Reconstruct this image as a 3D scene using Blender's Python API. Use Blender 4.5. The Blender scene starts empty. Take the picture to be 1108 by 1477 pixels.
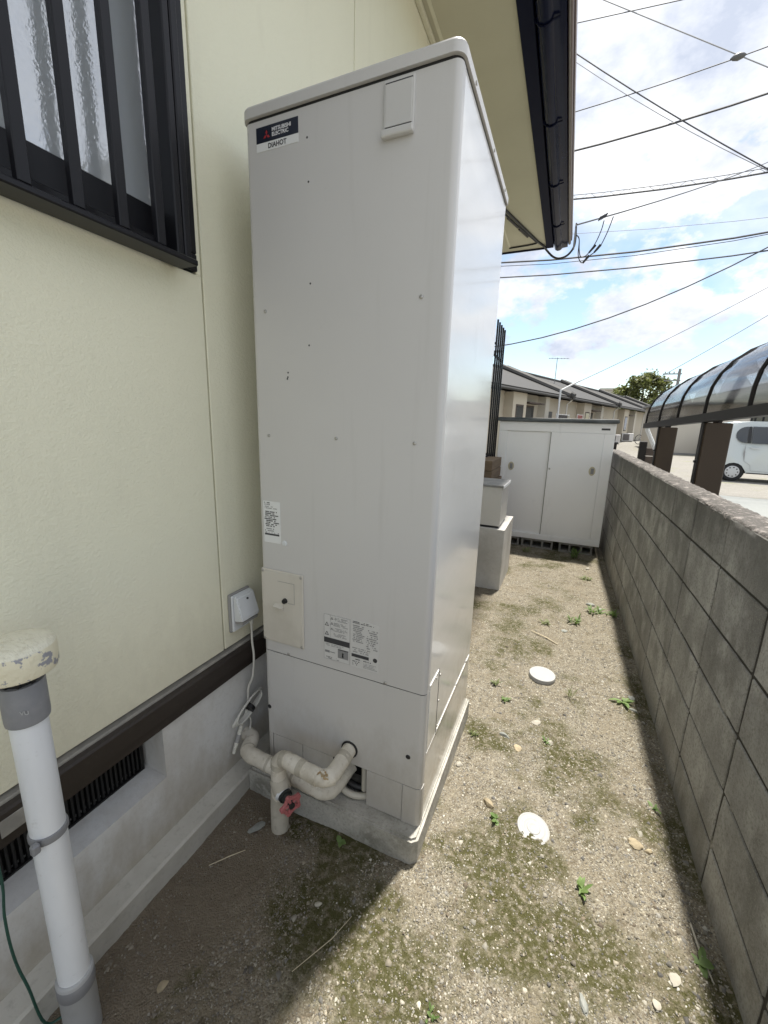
import bpy, bmesh, math, random
import numpy as np
from mathutils import Vector, Matrix
random.seed(7); rng = np.random.default_rng(7)
R = math.radians
S = bpy.context.scene
COL = S.collection
# ---------------------------------------------------------------- camera, sky, sun, exposure
cd = bpy.data.cameras.new('camera'); cam = bpy.data.objects.new('camera', cd); COL.objects.link(cam)
cam.location = (0, 0, 1.41); cam.rotation_euler = (1.353717, -0.028536, 0.414620)
cd.sensor_fit = 'HORIZONTAL'; cd.sensor_width = 36; cd.lens = 36*592.337/1108; cd.clip_start = .02; cd.clip_end = 3000
S.camera = cam
SUNV = Vector((.075, .28, 1)).normalized()
w = bpy.data.worlds.new('World'); S.world = w; w.use_nodes = True
nt = w.node_tree; N = nt.nodes; L = nt.links; N.clear()
sky = N.new('ShaderNodeTexSky'); sky.sky_type = 'NISHITA'; sky.sun_disc = False
sky.sun_elevation = math.asin(SUNV.z); sky.sun_rotation = math.atan2(SUNV.x, SUNV.y); sky.air_density = 1.0; sky.dust_density = .6; sky.ozone_density = 1.6
def wmath(op, a, b=None, clamp=False):
    n = N.new('ShaderNodeMath'); n.operation = op; n.use_clamp = clamp
    for i, v in enumerate((a, b)):
        if v is None: continue
        if hasattr(v, 'links'): L.new(v, n.inputs[i])
        else: n.inputs[i].default_value = v
    return n.outputs[0]
tcw = N.new('ShaderNodeTexCoord'); sep = N.new('ShaderNodeSeparateXYZ'); L.new(tcw.outputs['Generated'], sep.inputs[0])
zc = wmath('MAXIMUM', sep.outputs[2], 0.0)
cmb = N.new('ShaderNodeCombineXYZ')
L.new(sep.outputs[0], cmb.inputs[0]); L.new(sep.outputs[1], cmb.inputs[1]); L.new(wmath('MULTIPLY', zc, 1.7), cmb.inputs[2])
def wnoise(scale, det, rough, off):
    mp = N.new('ShaderNodeMapping'); mp.inputs['Location'].default_value = off; L.new(cmb.outputs[0], mp.inputs[0])
    n = N.new('ShaderNodeTexNoise'); n.inputs['Scale'].default_value = scale; n.inputs['Detail'].default_value = det; n.inputs['Roughness'].default_value = rough
    L.new(mp.outputs[0], n.inputs['Vector']); return n.outputs['Fac']
SKY_OFF = (3.1, 2.2, .7)
c1 = wnoise(4.6, 10, .58, SKY_OFF)
veil = wnoise(2.0, 5, .6, (1.7, 9.2, 3.3))
thr = wmath('MULTIPLY', wmath('SUBTRACT', .42, zc), .30)          # broken cumulus low down, a bright veil higher up
dens = wmath('SUBTRACT', c1, wmath('ADD', thr, .405))
mask = wmath('MULTIPLY', dens, 15, True)
mask = wmath('MAXIMUM', mask, wmath('MULTIPLY', wmath('SUBTRACT', wmath('ADD', veil, wmath('MULTIPLY', zc, .95)), .655), 3.4, True))
c2 = wnoise(3.4, 7, .62, (7.7, 1.3, 2.0))
rmp = N.new('ShaderNodeValToRGB'); L.new(c2, rmp.inputs[0])
rmp.color_ramp.elements[0].position = .40; rmp.color_ramp.elements[0].color = (1.75, 1.92, 2.3, 1)
rmp.color_ramp.elements[1].position = .63; rmp.color_ramp.elements[1].color = (3.3, 3.33, 3.4, 1)
clr = N.new('ShaderNodeMixRGB'); clr.blend_type = 'MULTIPLY'; clr.inputs[0].default_value = 1; clr.inputs[2].default_value = (.60, .57, .52, 1); L.new(sky.outputs[0], clr.inputs[1])   # clear sky well below the sunlit clouds
mx = N.new('ShaderNodeMixRGB'); L.new(mask, mx.inputs[0]); L.new(clr.outputs[0], mx.inputs[1]); L.new(rmp.outputs[0], mx.inputs[2])
bg = N.new('ShaderNodeBackground'); bg.inputs['Strength'].default_value = .10; L.new(mx.outputs[0], bg.inputs[0])
wo = N.new('ShaderNodeOutputWorld'); L.new(bg.outputs[0], wo.inputs[0])
sd = bpy.data.lights.new('sun', 'SUN'); sd.energy = 2.0; sd.angle = R(2.8); sd.color = (1, .95, .86)
sun = bpy.data.objects.new('sun', sd); COL.objects.link(sun); sun.location = (2, 6, 20); sun.rotation_euler = SUNV.to_track_quat('Z', 'Y').to_euler()
S.view_settings.view_transform = 'Standard'; S.view_settings.look = 'None'; S.view_settings.gamma = 1; S.view_settings.exposure = 2.0
S.render.engine = 'CYCLES'; S.render.resolution_x = 768; S.render.resolution_y = 1024
S.cycles.max_bounces = 8; S.cycles.transparent_max_bounces = 12

# ---------------------------------------------------------------- materials
M = {}
def mat(name, col, rough=.6, var=None, bump=None, metal=0, spec=.5, coat=0, rand=0, dirt=None):
    """var: list of (scale, lo, hi, colour, amount[, stretch]); bump: list of (scale, strength, distance[, stretch])"""
    m = bpy.data.materials.new(name); m.use_nodes = True; M[name] = m
    t = m.node_tree; n = t.nodes; l = t.links; p = n['Principled BSDF']
    tc = n.new('ShaderNodeTexCoord'); g = n.new('ShaderNodeNewGeometry')
    co = g.outputs['Position']
    cur = None
    rgb = n.new('ShaderNodeRGB'); rgb.outputs[0].default_value = (*col, 1); cur = rgb.outputs[0]
    def noise(sc, st=None, det=5, ro=.6):
        v = co
        if st:
            mp = n.new('ShaderNodeMapping'); mp.inputs['Scale'].default_value = st; l.new(co, mp.inputs[0]); v = mp.outputs[0]
        x = n.new('ShaderNodeTexNoise'); x.inputs['Scale'].default_value = sc; x.inputs['Detail'].default_value = det; x.inputs['Roughness'].default_value = ro
        l.new(v, x.inputs['Vector']); return x.outputs['Fac']
    for v in (var or []):
        f = noise(v[0], v[5] if len(v) > 5 else None)
        mr = n.new('ShaderNodeMapRange'); mr.inputs['From Min'].default_value = v[1]; mr.inputs['From Max'].default_value = v[2]; mr.inputs['To Max'].default_value = v[4]
        l.new(f, mr.inputs[0])
        mi = n.new('ShaderNodeMixRGB'); l.new(mr.outputs[0], mi.inputs[0]); l.new(cur, mi.inputs[1]); mi.inputs[2].default_value = (*v[3], 1); cur = mi.outputs[0]
    for dirt in (dirt if isinstance(dirt, list) else ([dirt] if dirt else [])):   # stains: (z full, z none, colour, amount)
        sz = n.new('ShaderNodeSeparateXYZ'); l.new(co, sz.inputs[0])
        h = n.new('ShaderNodeMapRange'); h.inputs['From Min'].default_value = dirt[1]; h.inputs['From Max'].default_value = dirt[0]; l.new(sz.outputs[2], h.inputs[0])
        ad = n.new('ShaderNodeMath'); ad.operation = 'ADD'; l.new(h.outputs[0], ad.inputs[0]); l.new(noise(22, (1, 1, .5), 6, .7), ad.inputs[1])
        m2 = n.new('ShaderNodeMapRange'); m2.inputs['From Min'].default_value = .75; m2.inputs['From Max'].default_value = 1.45; m2.inputs['To Max'].default_value = dirt[3]; l.new(ad.outputs[0], m2.inputs[0])
        mi = n.new('ShaderNodeMixRGB'); l.new(m2.outputs[0], mi.inputs[0]); l.new(cur, mi.inputs[1]); mi.inputs[2].default_value = (*dirt[2], 1); cur = mi.outputs[0]
    if rand:
        oi = n.new('ShaderNodeObjectInfo'); hs = n.new('ShaderNodeHueSaturation'); mr = n.new('ShaderNodeMapRange')
        mr.inputs['To Min'].default_value = 1-rand; mr.inputs['To Max'].default_value = 1+rand
        l.new(oi.outputs['Random'], mr.inputs[0]); l.new(mr.outputs[0], hs.inputs['Value']); l.new(cur, hs.inputs['Color']); cur = hs.outputs[0]
    l.new(cur, p.inputs['Base Color'])
    p.inputs['Roughness'].default_value = rough; p.inputs['Metallic'].default_value = metal
    p.inputs['Specular IOR Level'].default_value = spec; p.inputs['Coat Weight'].default_value = coat; p.inputs['Coat Roughness'].default_value = .08
    nrm = None
    for b in (bump or []):
        bn = n.new('ShaderNodeBump'); bn.inputs['Strength'].default_value = b[1]; bn.inputs['Distance'].default_value = b[2]
        l.new(noise(b[0], b[3] if len(b) > 3 else None, 3), bn.inputs['Height'])
        if nrm: l.new(nrm, bn.inputs['Normal'])
        nrm = bn.outputs[0]
    if nrm: l.new(nrm, p.inputs['Normal'])
    return m
mat('siding', (.82, .80, .635), .75, [(2.5, .35, .75, (.77, .75, .59), .5), (9, .62, .8, (.66, .63, .50), .35, (1, 1, .25)), (5, .55, .75, (.70, .68, .54), .4, (1, 1.5, .12))], [(75, .42, .005, (1, 1, 1.6)), (200, .45, .003)], dirt=(.55, .95, (.60, .57, .45), .5))
mat('siding_trim', (.66, .64, .50), .6, [(12, .5, .8, (.45, .42, .33), .4)], [(80, .2, .002)])
mat('soffit', (.50, .475, .355), .85, [(3, .4, .7, (.45, .425, .315), .5)], [(150, .15, .002)])
mat('concrete_old', (.52, .505, .455), .9, [(3, .45, .7, (.31, .285, .24), .7), (14, .5, .75, (.55, .53, .485), .5), (60, .55, .8, (.2, .185, .16), .4)], [(45, .3, .004), (220, .35, .002)])
mat('foundation', (.66, .665, .66), .85, [(2.2, .4, .7, (.57, .55, .515), .7), (5, .5, .75, (.42, .385, .33), .55, (1, 1, .4)), (60, .5, .75, (.46, .45, .43), .4)], [(160, .35, .002), (25, .15, .004)], dirt=(.05, .34, (.36, .32, .25), .75))
mat('pad_concrete', (.44, .425, .385), .92, [(7, .45, .62, (.18, .175, .14), .75), (28, .5, .7, (.55, .53, .49), .7), (110, .5, .75, (.14, .13, .11), .5)], [(60, .6, .005), (240, .5, .003)])
mat('brown_metal', (.030, .023, .019), .5, [(14, .5, .8, (.06, .05, .042), .5, (1, .3, 1)), (50, .6, .8, (.09, .08, .07), .4)], [(120, .1, .002)])
mat('lip_metal', (.24, .23, .21), .55, [(20, .45, .7, (.42, .40, .35), .6)])
mat('window_alu', (.009, .009, .012), .4, [(30, .55, .8, (.018, .017, .020), .6, (1, 1, .2))], spec=.3)
mat('fascia', (.006, .008, .022), .5, spec=.06)
mat('gutter', (.006, .008, .024), .16, None, [(9, .15, .01, (1, .5, 1))], spec=.08)
mat('gutter_lip', (.16, .12, .11), .4)
mat('black', (.006, .006, .0065), .55)
mat('roof_tile', (.10, .105, .11), .6, [(6, .4, .7, (.17, .17, .165), .7)])
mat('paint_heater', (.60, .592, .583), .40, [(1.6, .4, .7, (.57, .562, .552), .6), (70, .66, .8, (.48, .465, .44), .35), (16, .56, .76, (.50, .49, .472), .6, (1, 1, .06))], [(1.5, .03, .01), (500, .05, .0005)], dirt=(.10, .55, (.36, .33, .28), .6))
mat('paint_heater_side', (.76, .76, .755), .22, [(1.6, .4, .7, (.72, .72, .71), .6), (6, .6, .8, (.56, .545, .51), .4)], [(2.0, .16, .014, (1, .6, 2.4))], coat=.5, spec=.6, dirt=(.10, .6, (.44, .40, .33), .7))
mat('plastic_ivory', (.61, .58, .52), .45, [(8, .5, .75, (.46, .43, .37), .5)])
mat('plastic_cover', (.60, .595, .585), .4)
mat('screw', (.45, .44, .42), .35, metal=.7)
mat('sticker', (.76, .77, .77), .35, [(40, .55, .8, (.58, .58, .57), .4)])
mat('sticker_grey', (.63, .627, .62), .4)
mat('print', (.05, .05, .055), .5)
mat('print_grey', (.25, .25, .255), .5)
mat('logo_dark', (.012, .016, .030), .3, coat=.3)
mat('logo_red', (.36, .030, .035), .35)
mat('logo_white', (.75, .75, .77), .4)
mat('insulation', (.70, .66, .575), .8, [(9, .44, .66, (.48, .435, .35), .75), (45, .56, .72, (.36, .31, .23), .6)], [(40, .6, .006, (2.5, 1, .6)), (150, .35, .002)])
mat('insulation_dirty', (.52, .485, .41), .88, [(9, .4, .65, (.36, .325, .26), .75), (60, .55, .75, (.2, .175, .14), .5)], [(30, .45, .006), (160, .3, .002)])
mat('rust', (.33, .19, .06), .85, [(60, .4, .6, (.5, .42, .28), .7)])
mat('pvc_thin', (.52, .49, .42), .5, [(20, .5, .7, (.4, .37, .3), .5)])
mat('brass_dark', (.05, .055, .055), .45, metal=.5)
mat('pink_handle', (.44, .14, .145), .55, [(90, .5, .7, (.24, .08, .075), .7)], [(150, .3, .002)])
mat('pvc_white', (.76, .79, .83), .35, [(4, .5, .75, (.55, .57, .60), .6, (1, 1, .3)), (50, .62, .8, (.42, .41, .40), .5)], coat=.1)
mat('pvc_grey', (.215, .22, .235), .5, [(20, .5, .75, (.30, .30, .31), .5)])
mat('pvc_grey_light', (.40, .41, .42), .5, [(20, .5, .75, (.30, .30, .30), .5)])
mat('cap_peel', (.30, .30, .325), .7, [(36, .42, .45, (.74, .69, .52), 1.0), (9, .6, .75, (.45, .33, .19), .5)], [(48, .6, .006), (150, .4, .003)])
mat('cap_top', (.80, .77, .63), .85, [(9, .57, .72, (.42, .30, .17), .6), (60, .5, .7, (.55, .50, .36), .5)], [(75, .8, .006, (1, 2.5, 1)), (200, .4, .002)])
mat('cord_white', (.62, .61, .56), .5)
mat('outlet_white', (.68, .70, .72), .4)
mat('outlet_grey', (.30, .295, .285), .55)
mat('tape', (.66, .65, .58), .6, [(200, .5, .6, (.3, .29, .25), .6)])
mat('green_wire', (.02, .075, .055), .5)
mat('block', (.34, .338, .322), .95, [(3.2, .36, .60, (.18, .178, .168), .85), (6, .46, .64, (.48, .476, .455), .75, (1, 1, .8)), (13, .56, .74, (.12, .114, .10), .45, (1, 1.6, .35)), (110, .48, .66, (.16, .153, .136), .65), (300, .52, .66, (.42, .405, .365), .55)], [(130, .7, .003), (420, .7, .002)], rand=.09, dirt=[(-.05, .30, (.19, .165, .12), .35), (1.16, .84, (.08, .078, .072), .7)])
mat('block_top', (.115, .108, .100), .95, [(8, .45, .65, (.065, .06, .055), .8), (38, .53, .66, (.38, .345, .325), .85), (140, .5, .7, (.24, .21, .20), .6)], [(70, 1.0, .010), (260, .9, .005)])
mat('mortar', (.040, .037, .032), .95, [(30, .5, .7, (.03, .028, .024), .6), (7, .63, .69, (.50, .48, .43), .7, (1, 1, .6))], [(200, .4, .003)])
mat('shed_white', (.91, .915, .92), .42, [(2.5, .5, .75, (.88, .885, .89), .6), (8, .62, .8, (.64, .64, .63), .5, (1, 1, .3))])
mat('shed_frame', (.74, .74, .75), .5, [(5, .5, .75, (.5, .5, .49), .5)])
mat('shed_roof', (.06, .07, .075), .6, [(12, .45, .7, (.20, .22, .23), .7, (.3, 1, 1))], [(60, .2, .003)])
mat('beige_pull', (.55, .50, .36), .5)
mat('box_beige', (.60, .585, .55), .55, [(5, .5, .75, (.40, .385, .35), .5)])
mat('box_top', (.22, .22, .22), .7, [(10, .45, .7, (.33, .33, .33), .7)])
mat('plinth', (.58, .57, .55), .9, [(4, .4, .7, (.36, .345, .315), .7), (5, .55, .8, (.62, .61, .58), .5, (1, 1, .3)), (70, .55, .8, (.3, .29, .27), .4)], [(90, .3, .003)])
mat('carport_brown', (.046, .027, .013), .5, [(5, .45, .75, (.068, .040, .019), .6, (1, 1, .3))])
mat('carport_frame', (.038, .032, .030), .42)
mat('cover_white', (.36, .36, .355), .6, [(14, .5, .75, (.40, .40, .385), .5), (70, .60, .8, (.30, .285, .245), .6)], [(60, .15, .002)])
mat('van_paint', (.52, .56, .56), .22, coat=.8, spec=.6)
mat('car_white', (.60, .61, .62), .25, coat=.8)
mat('glass_dark', (.030, .036, .040), .06, spec=.8)
mat('tyre', (.018, .018, .019), .85)
mat('hubcap', (.52, .53, .55), .35, metal=.4)
mat('trim_black', (.015, .015, .016), .5)
mat('red_lamp', (.25, .02, .02), .25, coat=.5)
mat('stucco_beige', (.50, .45, .365), .85, [(1, .4, .7, (.48, .43, .35), .6), (3, .5, .8, (.42, .37, .30), .5, (1, 1, .25))], [(30, .2, .01)])
mat('stucco_light', (.52, .485, .415), .85, [(.8, .4, .7, (.56, .52, .45), .6)])
mat('stucco_base', (.26, .26, .25), .9, [(2, .4, .7, (.2, .2, .19), .6)])
mat('wood_dark', (.07, .05, .04), .7, [(6, .45, .7, (.11, .08, .06), .6)])
mat('door_dark', (.03, .03, .032), .4)
mat('tile_grey', (.22, .21, .20), .6, [(.8, .4, .7, (.30, .29, .275), .7), (5, .5, .75, (.07, .07, .07), .6)], rand=.12)
mat('tile_dark', (.035, .034, .033), .7)
mat('rail_alu', (.55, .56, .57), .4, metal=.3)
mat('cloth_grey', (.16, .15, .15), .9); mat('cloth_pink', (.5, .25, .23), .9)
mat('bark', (.09, .07, .05), .9, None, [(20, .6, .03)])
mat('pole_grey', (.22, .22, .22), .8)
mat('cable', (.05, .052, .06), .6)
mat('cable_pale', (.30, .31, .33), .6)
mat('insulator', (.10, .10, .10), .4)
mat('stone_tan', (.36, .30, .20), .9, [(50, .45, .7, (.22, .18, .12), .7)], [(70, .5, .004)], rand=.15)
mat('stone_grey', (.24, .25, .23), .85, [(60, .45, .7, (.34, .34, .32), .6)], [(70, .4, .004)], rand=.2)
mat('stone_pale', (.38, .355, .30), .85, [(60, .45, .7, (.27, .25, .20), .6)], [(70, .4, .004)], rand=.1)
mat('twig', (.52, .45, .32), .8)
mat('curtain', (.74, .76, .80), .9, [(9, .45, .65, (.55, .60, .66), .7, (1, 3, .05))])
mat('room', (.05, .055, .05), .9)
mat('planks', (.17, .12, .075), .8, [(10, .45, .7, (.09, .065, .045), .7, (.2, .2, 4))])
mat('lot_concrete', (.25, .26, .25), .9, [(.7, .4, .7, (.21, .22, .21), .6), (12, .5, .75, (.30, .31, .30), .4)], [(120, .2, .003)])
mat('hollow_block', (.27, .26, .24), .95, [(20, .45, .7, (.16, .155, .14), .7)], [(140, .5, .004)])
def leafmat(name, a, b, c):
    m = mat(name, a, .6, [(14, .4, .65, b, .8), (50, .55, .75, c, .5)], rand=.15)
    p = m.node_tree.nodes['Principled BSDF']; p.inputs['Subsurface Weight'].default_value = .0
    t = m.node_tree; tr = t.nodes.new('ShaderNodeBsdfTranslucent'); tr.inputs[0].default_value = (a[0]*1.3, a[1]*1.4, a[2], 1)
    ms = t.nodes.new('ShaderNodeMixShader'); ms.inputs[0].default_value = .3
    t.links.new(p.outputs[0], ms.inputs[1]); t.links.new(tr.outputs[0], ms.inputs[2]); t.links.new(ms.outputs[0], t.nodes['Material Output'].inputs[0])
mat('carport_frame', (.016, .013, .012), .5, spec=.25)
leafmat('weed', (.16, .235, .075), (.10, .17, .05), (.23, .29, .11))
leafmat('grass', (.18, .21, .085), (.12, .15, .06), (.26, .26, .13))
leafmat('leaf_tree', (.17, .18, .06), (.09, .105, .035), (.34, .31, .13))
leafmat('leaf_tree_dark', (.09, .10, .035), (.05, .065, .025), (.15, .15, .05))
def glassy(name, tint, fac, rough, bump=None, milk=0):
    m = bpy.data.materials.new(name); m.use_nodes = True; M[name] = m; t = m.node_tree; n = t.nodes; l = t.links; n.clear()
    tr = n.new('ShaderNodeBsdfTransparent'); tr.inputs[0].default_value = (*tint, 1)
    gl = n.new('ShaderNodeBsdfGlossy'); gl.inputs['Roughness'].default_value = rough; gl.inputs[0].default_value = (.95, .97, 1, 1)
    fr = n.new('ShaderNodeFresnel'); fr.inputs['IOR'].default_value = 1.5
    ad = n.new('ShaderNodeMath'); ad.operation = 'ADD'; ad.use_clamp = True; ad.inputs[1].default_value = fac; l.new(fr.outputs[0], ad.inputs[0])
    ms = n.new('ShaderNodeMixShader'); l.new(ad.outputs[0], ms.inputs[0]); l.new(tr.outputs[0], ms.inputs[1]); l.new(gl.outputs[0], ms.inputs[2])
    if bump:
        g = n.new('ShaderNodeNewGeometry'); no = n.new('ShaderNodeTexNoise'); no.inputs['Scale'].default_value = bump[0]; no.inputs['Detail'].default_value = 2; l.new(g.outputs['Position'], no.inputs['Vector'])
        b = n.new('ShaderNodeBump'); b.inputs['Strength'].default_value = bump[1]; b.inputs['Distance'].default_value = bump[2]; l.new(no.outputs['Fac'], b.inputs['Height']); l.new(b.outputs[0], gl.inputs['Normal'])
    res = ms.outputs[0]
    if milk:
        df = n.new('ShaderNodeBsdfDiffuse'); df.inputs[0].default_value = (.80, .84, .88, 1); m3 = n.new('ShaderNodeMixShader'); m3.inputs[0].default_value = milk
        l.new(res, m3.inputs[1]); l.new(df.outputs[0], m3.inputs[2]); res = m3.outputs[0]
    o = n.new('ShaderNodeOutputMaterial'); l.new(res, o.inputs[0])
glassy('pane_ripple', (.97, .98, .98), .40, .05, (120, .14, .003), .34)
glassy('pane_plain', (.35, .4, .42), .08, .02)
glassy('polycarbonate', (.095, .078, .072), .20, .08)

def ground_mat():
    m = bpy.data.materials.new('gravel_soil'); m.use_nodes = True; M['gravel_soil'] = m; t = m.node_tree; n = t.nodes; l = t.links; p = n['Principled BSDF']
    g = n.new('ShaderNodeNewGeometry'); pos = g.outputs['Position']
    vo = n.new('ShaderNodeTexVoronoi'); vo.inputs['Scale'].default_value = 210; l.new(pos, vo.inputs['Vector'])
    cr = n.new('ShaderNodeValToRGB'); l.new(vo.outputs['Color'], cr.inputs[0])
    e = cr.color_ramp.elements; e[0].position = 0; e[0].color = (.05, .046, .035, 1); e[1].position = 1; e[1].color = (.52, .49, .42, 1)
    for ps, c in ((.25, (.16, .14, .105, 1)), (.5, (.27, .24, .18, 1)), (.7, (.20, .185, .155, 1)), (.86, (.37, .34, .27, 1))):
        x = e.new(ps); x.color = c
    sx = n.new('ShaderNodeSeparateXYZ'); l.new(pos, sx.inputs[0])
    def noise(sc, det=5, ro=.6):
        x = n.new('ShaderNodeTexNoise'); x.inputs['Scale'].default_value = sc; x.inputs['Detail'].default_value = det; x.inputs['Roughness'].default_value = ro; l.new(pos, x.inputs['Vector']); return x.outputs['Fac']
    def mr(v, a, b, c=0, d=1):
        x = n.new('ShaderNodeMapRange'); x.inputs[1].default_value = a; x.inputs[2].default_value = b; x.inputs[3].default_value = c; x.inputs[4].default_value = d; l.new(v, x.inputs[0]); return x.outputs[0]
    def mt(op, a, b):
        x = n.new('ShaderNodeMath'); x.operation = op; x.use_clamp = True
        for i, v in enumerate((a, b)):
            if hasattr(v, 'links'): l.new(v, x.inputs[i])
            else: x.inputs[i].default_value = v
        return x.outputs[0]
    cur = cr.outputs[0]
    def mix(f, c):
        nonlocal cur
        x = n.new('ShaderNodeMixRGB'); l.new(f, x.inputs[0]); l.new(cur, x.inputs[1]); x.inputs[2].default_value = (*c, 1); cur = x.outputs[0]
    mix(mr(noise(7, 5), .42, .68, 0, .6), (.20, .17, .12))                 # earthy patches
    mix(mr(noise(26, 4), .54, .66, 0, .75), (.11, .09, .06))
    side = mt('ADD', mr(sx.outputs[0], -.36, -.80), mt('SUBTRACT', noise(3.1, 4), .62))
    mix(mt('MULTIPLY', side, .85), (.165, .135, .10))                          # bare soil by the house
    am = n.new('ShaderNodeAttribute'); am.attribute_name = 'moss'
    mo = mt('MULTIPLY', am.outputs['Fac'], mr(noise(46, 6, .7), .34, .54, .0, 1))
    mix(mt('MULTIPLY', mo, .94), (.058, .057, .018))                            # moss
    l.new(cur, p.inputs['Base Color']); p.inputs['Roughness'].default_value = .95; p.inputs['Specular IOR Level'].default_value = .2
    b = n.new('ShaderNodeBump'); b.inputs['Strength'].default_value = .9; b.inputs['Distance'].default_value = .004; b.invert = True; l.new(vo.outputs['Distance'], b.inputs['Height'])
    b2 = n.new('ShaderNodeBump'); b2.inputs['Strength'].default_value = .6; b2.inputs['Distance'].default_value = .012; l.new(noise(28, 5), b2.inputs['Height']); l.new(b.outputs[0], b2.inputs['Normal'])
    l.new(b2.outputs[0], p.inputs['Normal'])
ground_mat()
mat('lot_gravel', (.21, .20, .18), .95, [(.5, .4, .7, (.27, .255, .22), .6), (6, .45, .7, (.26, .25, .23), .6), (22, .48, .62, (.17, .16, .14), .75), (55, .5, .64, (.33, .315, .29), .6), (1.2, .56, .70, (.20, .21, .10), .6)], [(60, .6, .012)])
def pebble_mat():
    m = bpy.data.materials.new('pebbles'); m.use_nodes = True; M['pebbles'] = m; t = m.node_tree; p = t.nodes['Principled BSDF']
    a = t.nodes.new('ShaderNodeAttribute'); a.attribute_name = 'tone'; t.links.new(a.outputs['Color'], p.inputs['Base Color']); p.inputs['Roughness'].default_value = .85
pebble_mat()

# ---------------------------------------------------------------- mesh helpers
def BM(): return bmesh.new()
def box(bm, x0, x1, y0, y1, z0, z1, bev=0, seg=1):
    r = bmesh.ops.create_cube(bm, size=1.0)
    bmesh.ops.transform(bm, matrix=Matrix.Translation(((x0+x1)/2, (y0+y1)/2, (z0+z1)/2)) @ Matrix.Diagonal((abs(x1-x0), abs(y1-y0), abs(z1-z0), 1)), verts=r['verts'])
    if bev:
        ed = list({e for v in r['verts'] for e in v.link_edges})
        bmesh.ops.bevel(bm, geom=ed, offset=bev, segments=seg, affect='EDGES', profile=.5)
    return bm
def tube(bm, pts, rad, seg=12, cap=True, wob=0):
    pts = [Vector(p) for p in pts]; rings = []
    up = Vector((0, 0, 1)); prev = None
    for i, p in enumerate(pts):
        d = (pts[min(i+1, len(pts)-1)]-pts[max(i-1, 0)]).normalized()
        if prev is None:
            a = d.cross(up) if abs(d.z) < .95 else d.cross(Vector((1, 0, 0)))
        else: a = prev-d*prev.dot(d)
        a.normalize(); prev = a; b = d.cross(a)
        r = rad[i] if isinstance(rad, (list, tuple)) else rad
        rings.append([bm.verts.new(p+(a*math.cos(t*2*math.pi/seg)+b*math.sin(t*2*math.pi/seg))*r*(1+wob*random.uniform(-1, 1))) for t in range(seg)])
    for q in range(len(rings)-1):
        for t in range(seg): bm.faces.new((rings[q][t], rings[q][(t+1) % seg], rings[q+1][(t+1) % seg], rings[q+1][t]))
    if cap: bm.faces.new(rings[0][::-1]); bm.faces.new(rings[-1])
    return bm
def smooth_path(pts, n=8, rad=None):
    """Catmull-Rom through pts"""
    P = [Vector(p) for p in pts]; out = []
    Q = [2*P[0]-P[1]]+P+[2*P[-1]-P[-2]]
    for i in range(1, len(Q)-2):
        for k in range(n):
            t = k/n
            out.append(.5*((2*Q[i])+(Q[i+1]-Q[i-1])*t+(2*Q[i-1]-5*Q[i]+4*Q[i+1]-Q[i+2])*t*t+(3*Q[i]-Q[i-1]-3*Q[i+1]+Q[i+2])*t**3))
    out.append(P[-1]); return out
def bend_path(pts, r, n=6):
    """straight runs with round elbows"""
    P = [Vector(p) for p in pts]; out = [P[0]]
    for i in range(1, len(P)-1):
        a = (P[i-1]-P[i]).normalized(); b = (P[i+1]-P[i]).normalized(); s = P[i]+a*r; e = P[i]+b*r
        for k in range(n+1):
            t = k/n; out.append(s*(1-t)**2+P[i]*2*t*(1-t)+e*t*t)
    out.append(P[-1])
    res = [out[0]]
    for q in out[1:]:
        d = q-res[-1]; m = max(1, int(d.length/.018))
        for k in range(1, m+1): res.append(res[-1] if False else out[out.index(q)-1]+(q-out[out.index(q)-1])*(k/m))
    return res
def lathe(bm, prof, seg=28, c=(0, 0, 0)):
    c = Vector(c); rings = [[bm.verts.new(c+Vector((r*math.cos(t*2*math.pi/seg), r*math.sin(t*2*math.pi/seg), z))) for t in range(seg)] for r, z in prof]
    for q in range(len(rings)-1):
        for t in range(seg): bm.faces.new((rings[q][t], rings[q][(t+1) % seg], rings[q+1][(t+1) % seg], rings[q+1][t]))
    bm.faces.new(rings[0][::-1]); bm.faces.new(rings[-1]); return bm
def prism(bm, poly, axis, a, b):
    """poly in the two other axes (cyclic order), extruded along axis from a to b"""
    def mk(p, t): return {'x': (t, p[0], p[1]), 'y': (p[0], t, p[1]), 'z': (p[0], p[1], t)}[axis]
    v0 = [bm.verts.new(mk(p, a)) for p in poly]; v1 = [bm.verts.new(mk(p, b)) for p in poly]; n = len(poly)
    for i in range(n): bm.faces.new((v0[i], v0[(i+1) % n], v1[(i+1) % n], v1[i]))
    bm.faces.new(v0[::-1]); bm.faces.new(v1); return bm
def quad(bm, *p): return bm.faces.new([bm.verts.new(q) for q in p])
ORG = {}
def _mesh(name, bm, mt, smooth):
    bmesh.ops.recalc_face_normals(bm, faces=bm.faces)
    me = bpy.data.meshes.new(name); bm.to_mesh(me); bm.free(); me.materials.append(M[mt])
    if smooth:
        me.polygons.foreach_set('use_smooth', [True]*len(me.polygons))
        try: me.set_sharp_from_angle(angle=R(smooth if smooth is not True else 40))
        except Exception: pass
    return me
def thing(name, label, cat, loc=(0, 0, 0), rotz=0, group=None):
    o = bpy.data.objects.new(name, None); COL.objects.link(o); o.location = loc; o.rotation_euler = (0, 0, rotz); o.empty_display_size = .1
    o['label'] = label; o['category'] = cat
    if group: o['group'] = group
    ORG[o] = Vector(loc); return o
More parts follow.
